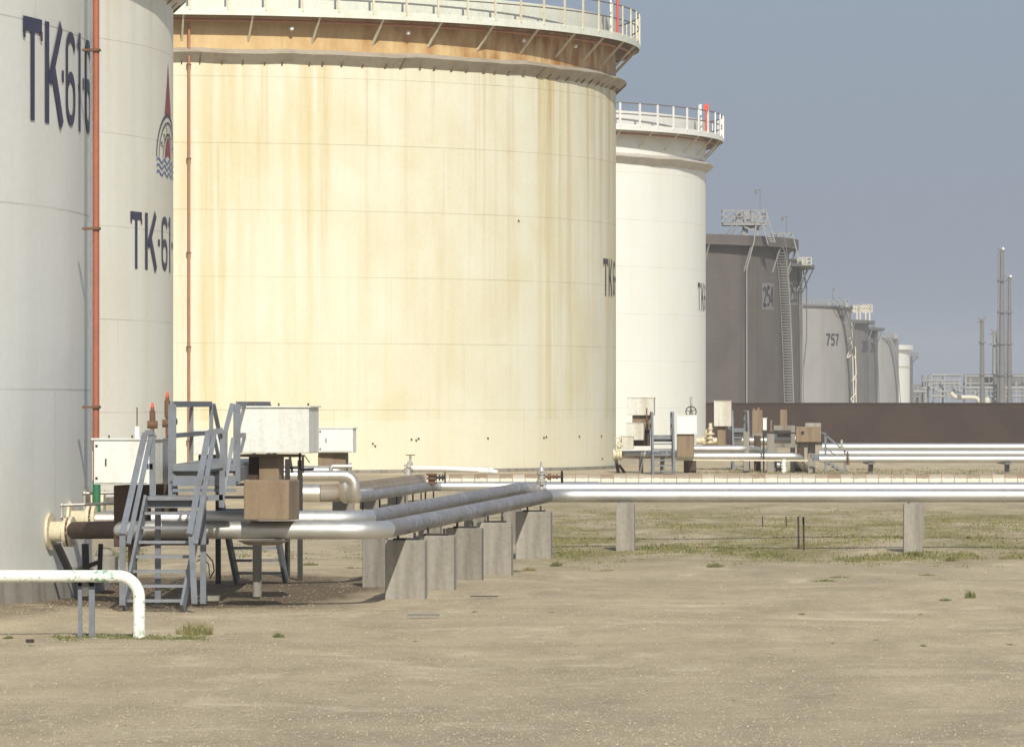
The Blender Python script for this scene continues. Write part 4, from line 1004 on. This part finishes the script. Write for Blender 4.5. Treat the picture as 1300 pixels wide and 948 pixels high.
# ---------------------------------------------------------------- middle equipment cluster in front of the white tank
dm = 188.0
def pc(x, y, d=dm): return P(x, y, d)
cabinet(796, 830, 505, 527, 832.5, dm, 'white cabinet highest at the left of the middle valve cluster', 'boxold', .8, door=False)
insul(803, 826, 527, 546, dm+.2, .6, 'brown housing under the highest middle cabinet', 'tan', .05)
cabinet(795, 817, 537, 558.5, 819, dm-1, 'low white cabinet left of the middle stairs', 'boxold', .8, door=False)
cabinet(790, 804, 554, 570, 805, dm-2, 'smallest white box above the cream flange', 'boxold', .5, door=False)
insul(804, 826, 546, 566, dm+.4, .5, 'dark housing behind the low white cabinet', 'brown', .05)
cabinet(859.5, 884.5, 527, 551, 885.5, dm-1, 'clean bright white cabinet right of the middle stairs', 'boxw', .8, door=False)
insul(859.5, 882, 551, 580, dm-.9, .7, 'tan housing under the clean bright white cabinet', 'tan', .05)
cabinet(906.5, 928, 509, 541, 930, dm+8, 'tall white cabinet wrapped in crinkled plastic before the dark wall', 'boxold', .7, door=False)
insul(911, 922, 541, 566, dm+8.2, .6, 'light tan narrow housing under the plastic wrapped cabinet', 'tan', .05)
insul(955, 968.5, 520.5, 552, dm+6, .5, 'tall tan housing with red bits on top before the dark wall', 'tan', .05)
r = thing('red_fittings', 'small red fittings on the tall tan housing', 'fitting', pc(962, 520, dm+6)); m = MB(); m.cyl(pc(963, 521, dm+6.2), pc(963, 517.5, dm+6.2), .035, 8); m.ball(pc(957, 519.5, dm+6.2), .035, 8); m.build('fitting', M['redfade'], r)
cabinet(968.5, 973.3, 531, 546, 974, dm+6, 'narrow white panel on the right of the tall tan housing', 'boxw', .3, door=False)
insul(990.5, 999.5, 520, 540.5, dm+4, .4, 'pale tan square post on the concrete frame', 'tan', .03)
insul(1011, 1043, 541.5, 561, dm, .9, 'wide tan box with dark hole at the right of the cluster', 'tan', .03)
insul(1022.5, 1043, 536.8, 541.8, dm+.1, .8, 'pale lid block on the wide tan box', 'conc', .03)
r = thing('vent_hole', 'dark oval opening on the wide tan box', 'opening', pc(1019, 549, dm-.1)); m = MB(); m.disc(pc(1019, 549, dm-.02), (0, 1, 0), .06, .03, 12); m.build('opening', M['iron'], r)
# flanges, small cream valve stacks
r = thing('tank_nozzle', 'cream flanged nozzle at the foot of the yellowed tank edge', 'tank nozzle', pc(780, 600, dm))
m = MB(); m.cyl(pc(778, 577, dm), pc(790, 577, dm), .14, 18); m.build('neck', M['cream'], r)
m = MB()
for x, rr in ((779.5, .20), (784, .20), (788, .20)): m.disc(pc(x, 577), (1, 0, 0), rr, .07, 18)
m.cyl(pc(786, 572), pc(786, 560), .08, 10); m.disc(pc(786, 566), (0, 0, 1), .14, .08, 12); m.cyl(pc(788, 562), pc(788, 552), .04, 8); m.disc(pc(784, 556), (0, 0, 1), .10, .05, 10)
m.build('flange', M['cream'], r)
m = MB(); m.bar(pc(782, 583), pc(785, 600), .12, .1); m.bar(pc(786, 590), pc(793, 600), .12, .1); m.build('support', M['brown'], r)
r = thing('suction_pipe', 'short dull pipe from the cream nozzle to the middle stairs', 'pipe', pc(790, 577)); m = MB(); m.cyl(pc(789, 577), pc(862, 577, dm+1), .145, 18); m.build('tube', M['alu2'], r)
for x in (814, 841): MB().bar((PX(x, dm), dm+.2, 0), pc(x, 580, dm+.2), .16, .12).build('support_leg', M['fard'], r)
def valve_stack(x, ybot, ytop, d, label, mt='cream', k=1.0):
    r = thing('valve_stack', label, 'valve', pc(x, ybot, d), 'small upright valves in the cluster'); m = MB()
    m.cyl(pc(x, ybot, d), pc(x, ytop, d), .07*k, 10); L = ybot-ytop
    for q in (.1, .3, .5, .75): m.disc(pc(x, ybot-L*q, d), (0, 0, 1), (.15 if q < .6 else .10)*k, .07*k, 12)
    m.build('valve_body', M[mt], r); return r
valve_stack(902, 564, 537, dm+8, 'tall cream valve stack left of the plastic wrapped cabinet'); valve_stack(897.5, 564, 545, dm+8.3, 'shorter cream valve stack next to the white tank edge')
valve_stack(979, 560, 533, dm+5, 'thin rusty valve stem between tan housings', 'tan', .5)
valve_stack(1068.5, 570, 558, dm-6, 'small gauge on a stem above the little stairs', 'silver', .55); valve_stack(1076, 590, 573, dm-6, 'dark valve beside the little stairs', 'rusty', .55)
r = thing('cream_pipe', 'short cream pipe below the valve stacks by the white tank edge', 'pipe', pc(893, 559, dm+8)); m = MB(); m.cyl(pc(884, 559.5, dm+8.4), pc(914, 559.5, dm+8.4), .13, 16); m.disc(pc(893, 559.5, dm+8.4), (1, 0, 0), .2, .1, 16); m.disc(pc(896, 559.5, dm+8.4), (1, 0, 0), .2, .1, 16); m.build('tube', M['cream'], r)
r = thing('wheel_valve', 'black spoked handwheel on a tall stem above the clean white cabinet', 'valve', pc(877, 527, dm+1))
m = MB(); m.cyl(pc(877.3, 530, dm+1), pc(877.3, 503.5, dm+1), .045, 8); m.disc(pc(877, 524, dm+1), (0, 1, 0), .07, .1, 10); m.build('stem', M['silver'], r)
m = MB(); handwheel(m, pc(877.3, 522.5, dm+.8), (0, 1, 0), .19, 5); m.build('handwheel', M['iron'], r)
r = thing('vent_pipe', 'thin rusty vent stem rising before the highest middle cabinet', 'pipe', pc(821, 540)); m = MB(); m.cyl(pc(821, 545, dm-.5), pc(821, 518, dm-.5), .03, 6); m.ball(pc(821, 533, dm-.5), .07, 8); m.build('stem', M['rusty'], r)
# steel stairs of the cluster
def mini_stairs(x0, x1, ytop, yrail, yfoot, d, label, treads=7, side=1, mt='steel', back=2.2):
    s = F/d; r = thing('crossover_stairs', label, 'stairs', (PX((x0+x1)/2, d), d, 0), 'steel crossover stairs'); zt = PZ(ytop, d); rh = PZ(yrail, d)
    X0, X1 = PX(x0, d), PX(x1, d); run = .9
    for X in (X0, X1):
        MB().bar((X, d, 0), (X, d+run, zt), .09, .16).build('stringer', M[mt], r)
        b = MB(); b.bar((X, d-.05, .75), (X, d+run, rh), .07, .06); b.bar((X, d-.05, 0), (X, d-.05, .75), .08, .05); b.bar((X, d+run, zt-.3), (X, d+run, rh), .08, .08)
        b.bar((X, d+run, rh), (X, d+run+back, rh), .07, .07); b.bar((X, d+run, (zt+rh)/2), (X, d+run+back, (zt+rh)/2), .05, .05); b.bar((X, d+run+back, zt), (X, d+run+back, rh), .07, .07)
        b.build('railing', M[mt], r)
        MB().bar((X, d+run+.1, 0), (X, d+run+.1, zt), .10, .10).build('leg', M[mt], r)
    for k in range(treads):
        q = (k+.6)/treads; MB().box(((X0+X1)/2, d+run*q, zt*q), (X1-X0, .2, .05)).build('tread', M['tread'], r)
    MB().box(((X0+X1)/2, d+run+back/2, zt), (X1-X0, back, .07)).build('deck', M['tread'], r)
    MB().bar((X0, d+run-.02, zt-.12), (X1, d+run-.02, zt-.12), .06, .16).build('deck_beam', M[mt], r)
    return r
mini_stairs(829, 855.5, 554, 524, 600, 184.5, 'blue grey crossover stairs between the low cabinet and the clean white one')
mini_stairs(931, 951, 545, 522, 585, 196, 'pale grey crossover stairs left of the tall tan housing', back=3)
# small stair flight on the right side, seen from the side
r = thing('side_stairs', 'little steel stairs with handrail going down to the right of the cluster', 'stairs', pc(1048, 600, dm-2)); d = dm-2
for dd in (d, d+.8):
    MB().bar(pc(1047, 584, dd), pc(1072, 600, dd), .06, .16, Vector((0, 1, 0))).build('stringer', M['steel'], r)
    b = MB(); b.bar(pc(1048, 552, dd), pc(1073, 573, dd), .06, .06); b.bar(pc(1048, 568, dd), pc(1072, 587, dd), .05, .05); b.bar(pc(1048, 550, dd), pc(1048, 600, dd), .08, .06); b.bar(pc(1072.5, 572, dd), pc(1072.5, 600, dd), .07, .06); b.bar(pc(1048, 550, dd), pc(1042, 549, dd), .05, .05); b.build('railing', M['steel'], r)
for k in range(4): MB().box(pc(1050+5*k, 586+3.4*k, d+.4), (.22, .8, .04)).build('tread', M['tread'], r)
m = MB(); m.box(pc(1040, 579, d+.4), (.6, .8, .12)); m.box(pc(1041, 583, d+.4), (.5, .8, .1)); m.build('landing', M['steel'], r)
# concrete frames
def cframe(label, posts, beams, d, mt='conc2'):
    r = thing('pipe_support', label, 'pipe support', (PX(posts[0][0], d), d, 0), 'concrete frames in the cluster')
    for x0, x1, y in posts:
        MB().box((PX((x0+x1)/2, d), d+.2, PZ(y, d)/2), (PX(x1, d)-PX(x0, d), .4, PZ(y, d))).build('post', M[mt], r)
    for x0, x1, y0, y1 in beams: m = MB(); m.bpx(x0, x1, y0, y1, d-.004, .42); m.build('beam', M[mt], r)
    return r
cframe('single concrete post right of the second stairs', [(944, 951, 548)], [], dm+1)
cframe('concrete goalpost frame in the middle of the cluster', [(974, 983, 549.5), (1004, 1009.5, 540.5)], [(982.5, 1009.5, 540, 546), (982.5, 1025, 562.5, 568)], dm+2)
cframe('inner upright pair of the concrete frame', [(983, 987.5, 540.6)], [(955, 968, 550, 554)], dm+5)
cframe('right concrete post under the wide tan box', [(1026, 1035, 561.5)], [(1011, 1037, 561, 564)], dm+.6)
for x0, x1, y0, lab in ((958, 966, 553, 'brown pump block left of the goalpost frame'), (983, 994, 583, 'dark pump block low in the middle of the cluster'), (1007, 1022, 583, 'dark motor block beside the pipe end'), (1013, 1021, 564, 'brown narrow block under the wide tan box')):
    d = dm+4; r = thing('pump_block', lab, 'pump', (PX(x0, d), d, 0), 'pump blocks in the cluster'); m = MB(); m.box((PX((x0+x1)/2, d), d+.3, PZ(y0, d)/2), ((x1-x0)/F*d, .6, PZ(y0, d))); m.build('casing', M['brown' if x0 != 983 else 'conc2'], r, bev=.03)
    m = MB(); m.cyl((PX(x0+3, d), d-.1, .25), (PX(x1-2, d), d-.1, .25), .16, 14); m.build('motor', M['iron' if x0 != 983 else 'silver'], r)
r = thing('ribbed_hose', 'pale ribbed standing hose between the pump blocks', 'hose', pc(995, 600, dm-1)); m = MB()
for k in range(9): m.disc(pc(995+.4*sin(k), 599-1.9*k, dm-1), (0, 0, 1), .10 if k % 2 else .07, .06, 12)
m.build('hose', M['boxw'], r)
r = thing('jacket_drum', 'shiny silver horizontal drum inside the goalpost frame', 'drum', pc(996, 562, dm+3)); m = MB(); m.cyl(pc(982, 557.5, dm+3), pc(1010, 557.5, dm+3), .17, 18); m.build('shell', M['alu'], r); m = MB(); m.box(pc(995, 552, dm+3), (.5, .3, .16)); m.build('cap', M['tan'], r)
r = thing('grey_rail', 'long thin dark rail in front of the goalpost frame', 'rail', pc(985, 550, dm-.5)); m = MB(); m.bar(pc(969, 549.5, dm-.5), pc(1011, 549.5, dm-.5), .04, .05); m.bar(pc(969.5, 549.5, dm-.5), (PX(969.5, dm-.5), dm-.5, 0), .06, .06); m.build('rail', M['iron'], r)
# pipes of the cluster
def rpipe(label, pts, rad, bend=.5, mt='alu', joints=3.0): return pipeline(label, pts, [('', '', M[mt])], rad, bend, 'insulated_pipeline', joints)
rpipe('upper silver pipe of the middle cluster, fading out at the goalpost frame', [pc(862, 569.5, dm+1), pc(950, 569.5, dm+1), pc(972, 572.5, dm+6)], .125)
rpipe('lower silver pipe of the middle cluster, dropping at its right end', [pc(858, 579, dm), pc(1014, 579, dm), pc(1024, 600, dm+2)], .135, .35)
rpipe('silver pipe behind the second stairs of the cluster', [pc(930, 559, dm+12), pc(978, 559, dm+12)], .13)
r = thing('thin_line_pipe', 'thin pale line running just under the lower silver pipe', 'pipe', pc(860, 585)); m = MB(); m.bar(pc(859, 583.5, dm-.6), pc(1026, 584.5, dm-.6), .03, .05); m.build('tube', M['railw'], r)
for i, (x, ft) in enumerate(((872, 600), (880, 600))):
    r = thing('pipe_stand', 'dark stand at the %s under the lower silver pipe' % ('left', 'right')[i], 'pipe stand', (PX(x, dm), dm, 0), 'small steel pipe stands'); MB().bar((PX(x, dm), dm+.1, 0), (PX(x, dm), dm+.1, .75-.1*i), .22, .2).build('leg', M['brown'], r)
# far silver pipes at right
d5 = 186.0; z5 = PZ(582.5, d5)
pipeline('far silver pipe crossing at right in front of the dark wall, lower and nearer', [Vector((PX(1040, d5), d5, z5)), Vector((PX(1700, d5), d5, z5))], [('', '', M['alu'])], .125, .3, joints=3)
pipeline('twin of the lower far silver pipe, lying just behind it', [Vector((PX(1040, d5+5), d5+5, PZ(576.7, d5+5)+.04)), Vector((PX(1700, d5+5), d5+5, PZ(576.7, d5+5)+.04))], [('', '', M['alu'])], .13, .3, joints=3)
pipeline('farthest silver pipe, highest at right along the dark wall', [Vector((PX(1044, 243), 243, PZ(567.3, 243))), Vector((PX(1700, 243), 243, PZ(567.3, 243)))], [('', '', M['alu'])], .18, .3, joints=4)
for i, x in enumerate((1103, 1275, 1450)):
    d = d5+1; r = thing('pipe_stand', ('grey block stand under the far silver pipes, left one', 'grey block stand under the far silver pipes, near the right edge', 'grey block stand outside the right edge')[i], 'pipe stand', (PX(x, d), d, 0), 'block stands under the far pipes')
    m = MB(); m.box((PX(x, d), d, z5-.16), (.24, 3.0, .06)); m.box((PX(x, d), d-1, (z5-.18)/2), (.17, .22, z5-.18)); m.build('post', M['fard'], r)
for i, x in enumerate((1088, 1220, 1340)):
    d = 243; r = thing('pipe_stand', ('low stand under the farthest pipe, left one', 'low stand under the farthest pipe, right one', 'low stand outside the right edge')[i], 'pipe stand', (PX(x, d), d, 0), 'low stands under the farthest pipe')
    m = MB(); m.box((PX(x, d), d, .2), (.3, .3, .4)); m.build('post', M['fard'], r)

# ---------------------------------------------------------------- stakes and ground litter
for i, (x, yt, yb) in enumerate(((1014, 655, 693), (1020.5, 656, 695), (968.5, 655, 668), (998.5, 655, 669))):
    d = DG(yb); r = thing('iron_stake', ('dark iron stake, left of the close pair in the grass', 'dark iron stake, right of the close pair in the grass', 'small lone stake farther back, left one', 'small stake farther back, just left of the close pair')[i], 'stake', (PX(x, d), d, 0), 'iron stakes in the ground')
    m = MB(); hgt = PZ(yt, d); m.bar((PX(x, d), d, -.05), (PX(x-.6, d), d, hgt), .032 if i < 2 else .022, .03); m.build('rod', M['iron'], r)
for i, (x0, x1, y, h_) in enumerate(((517, 558, 781, .04), (597, 632, 756.5, .02), (33, 43, 815, .07))):
    d = DG(y+1); r = thing('metal_scrap', ('flat dark metal strip lying on the sand before the piers', 'thin grey strip lying right of the second pier foot', 'small dark scrap on the sand left of the steel trestle')[i], 'scrap', (PX((x0+x1)/2, d), d, 0), 'scraps on the ground')
    m = MB(); m.box((PX((x0+x1)/2, d), d, h_/4+.005), ((x1-x0)/F*d, .10, h_/2), .02); m.build('strip', M['iron'] if i else M['fard'], r)
def tuft(mb, x, y, r, n, h, spread=1.0, bw=.008):
    for _ in range(n):
        a, q = random.uniform(0, 2*pi), sqrt(random.random())*r
        bx, by = x+cos(a)*q, y+sin(a)*q*spread; hh = h*random.uniform(.35, 1)*(1-.5*q/r)
        la, ll = random.uniform(0, 2*pi), hh*random.uniform(.1, .8); wd = bw*random.uniform(.6, 1.5)
        wa = random.uniform(0, pi); wx, wy = cos(wa)*wd, sin(wa)*wd; gz_ = gz(bx, by)-.01
        mx_, my_ = bx+cos(la)*ll*.4, by+sin(la)*ll*.4
        mb.add([(bx-wx, by-wy, gz_), (bx+wx, by+wy, gz_), (mx_+wx*.8, my_+wy*.8, gz_+hh*.6), (mx_-wx*.8, my_-wy*.8, gz_+hh*.6), (bx+cos(la)*ll, by+sin(la)*ll, gz_+hh)], [(0, 1, 2, 3), (3, 2, 4)])
gr, gg = MB(), MB()
def pxg(x, y):
    d = DG(y); return PX(x, d), d
def hashn(x, y): return .5+.5*sin(x*1.7+3*sin(y*.21))*sin(y*.33+2*sin(x*.6))
random.seed(11)
for _ in range(5200):                         # strip of dry grass behind the right hand pipes
    x = random.uniform(690, 1330); y = random.triangular(641, 722, 664)
    X, d = pxg(x, y)
    dens = hashn(X*1.1, d*.8)
    if y > 690: dens *= .75
    if random.random() > dens*1.15-.10: continue
    tuft(gr if random.random() < .82 else gg, X, d, random.uniform(.10, .40), random.randint(8, 18), random.uniform(.03, .085), 2.0, .010)
for _ in range(650):                         # denser edge row at the foot of the narrow piers
    x = random.uniform(702, 1330); y = 699+3*sin(x*.02)+random.gauss(0, 2.6)+(6 if x > 1000 else 0)
    X, d = pxg(x, y)
    if hashn(X*1.7, 9) < .32: continue
    tuft(gg if random.random() < .6 else gr, X, d, random.uniform(.08, .22), 14, random.uniform(.06, .13), 1.5, .008)
for _ in range(260):                         # far strip by the cluster
    x = random.uniform(880, 1340); y = random.uniform(595, 603); X, d = pxg(x, y); tuft(gr, X, d, .4, 10, .10, 2, .02)
gr.build('dry_grass', M['grass'], kind='stuff', label='sparse dry olive grass covering the ground behind the right hand pipes', cat='grass')
for _ in range(120):
    X, d = pxg(random.uniform(70, 260), 806+random.gauss(0, 1.6)); tuft(gg, X, d, random.uniform(.04, .14), 22, random.uniform(.03, .07), .8, .006)
for _ in range(75):
    X, d = pxg(random.uniform(300, 520), random.uniform(684, 712)); tuft(gg, X, d, .15, 14, .06, 2, .008)
for _ in range(70):
    X, d = pxg(random.uniform(120, 180), random.uniform(694, 712)); tuft(gg, X, d, .15, 14, .09, 2, .008)
gg.build('green_ground_growth', M['weed'], kind='stuff', label='low green growth along the white pipe and pier feet', cat='ground cover')
WL = [(248, 801, .22, .20), (354, 803, .07, .09), (497, 709, .2, .09), (672, 720, .12, .10), (706, 716, .10, .13), (655, 721, .1, .06), (770, 721, .12, .05), (1232, 758, .07, .15), (1200, 760, .08, .06), (1208, 709, .14, .14), (1160, 701, .2, .14), (1048, 735, .2, .05), (1178, 727, .14, .06), (908, 720, .14, .10), (1065, 731, .16, .05), (1290, 708, .3, .12), (394, 716, .12, .08),
      (1018, 773, .04, .05), (1168, 773, .03, .04), (1172, 817, .04, .04), (1283, 813, .05, .04), (602, 775, .04, .04), (448, 719, .16, .05), (1112, 811, .03, .03), (1058, 815, .03, .03), (700, 776, .04, .03), (528, 806, .05, .03), (300, 800, .2, .03), (10, 806, .06, .06)]
WN = ['feathery weed tuft just right of the white pipe foot', 'small weed on bare sand, second to the right of the white pipe foot', 'weed seen between the pedestal and the first pier', 'weed at the foot of the gap left of the fifth pier',
      'upright weed just right of the fifth pier foot', 'low weed below the fifth pier foot', 'flat weed on sand left below the narrow pier nearest the bend', 'tall single weed on open sand near the right edge', 'low weed just left of the tall single weed near the right edge',
      'bushy weed right of the narrow pier nearest the right edge', 'weed at the foot of the narrow pier nearest the right edge', 'flat weed patch below the close pair of iron stakes', 'flat weed patch below the narrow pier nearest the right edge', 'weed on sand left of the close pair of iron stakes',
      'low weed patch just under the grass strip below the close stakes', 'weed patch cut by the right edge at the grass strip', 'weed under the front pipe right of the pedestal', 'tiny weed on bare sand below the close pair of stakes', 'tiny weed on bare sand midway between the stakes and the right edge',
      'tiny weed low down on the sand at right', 'tiny weed low on the sand close to the right edge', 'tiny weed on sand right of the metal strip', 'weed between the pedestal and first pier, left of the other', 'tiniest weed low on the sand, right one of a near pair', 'tiniest weed low on the sand, left one of a near pair',
      'tiny weed on sand straight below the fifth pier', 'tiny weed on sand below the flat metal strip', 'flat sparse weed between the two weeds right of the white pipe', 'small weed on sand at the left edge under the white pipe']
for i, (x, y, rad, h_) in enumerate(WL):
    X, d = pxg(x, y); mb = MB(); tuft(mb, X, d, rad, int(60+900*rad*min(1, h_*8)), h_*1.15, 1.0, .006)
    o = mb.build('weed', M['weed'] if i % 3 else M['grass'], loc=(X, d, 0), cat='weed', group='weeds scattered on the sand', label=WN[i])
# pebbles
st = MB(); random.seed(5)
for _ in range(24000):
    y = 722+226*random.random()**1.0; x = random.uniform(-10, 1310); X, d = pxg(x, y)
    q = random.uniform(.005, .012)*(1.8 if random.random() < .03 else 1); z = gz(X, d)+q*.2
    a = random.uniform(0, 6.28); e = random.uniform(.6, 1)
    c_, s__ = cos(a)*q, sin(a)*q
    st.add([(X+c_, d+s__, z), (X-s__*e, d+c_*e, z), (X-c_, d-s__, z), (X+s__*e, d-c_*e, z), (X+q*.2, d, z+q*random.uniform(.6, 1.1))], [(0, 1, 4), (1, 2, 4), (2, 3, 4), (3, 0, 4)])
st.build('gravel', M['stone'], kind='stuff', label='scattered pale gravel on the foreground sand', cat='gravel')

# ---------------------------------------------------------------- haze
hz = MB(); hz.box((0, 1900, 24), (4000, 4200, 54))
hm = bpy.data.materials.new('haze'); hm.use_nodes = True; nt = hm.node_tree
for n_ in list(nt.nodes):
    if n_.type != 'OUTPUT_MATERIAL': nt.nodes.remove(n_)
pv = nt.nodes.new('ShaderNodeVolumePrincipled'); pv.inputs['Density'].default_value = .00030
pv.inputs['Color'].default_value = (.84, .90, .98, 1); pv.inputs['Anisotropy'].default_value = .2
nt.links.new(pv.outputs[0], [n_ for n_ in nt.nodes if n_.type == 'OUTPUT_MATERIAL'][0].inputs['Volume'])
hz.build('haze', hm, kind='stuff', label='pale even haze filling the air', cat='haze')
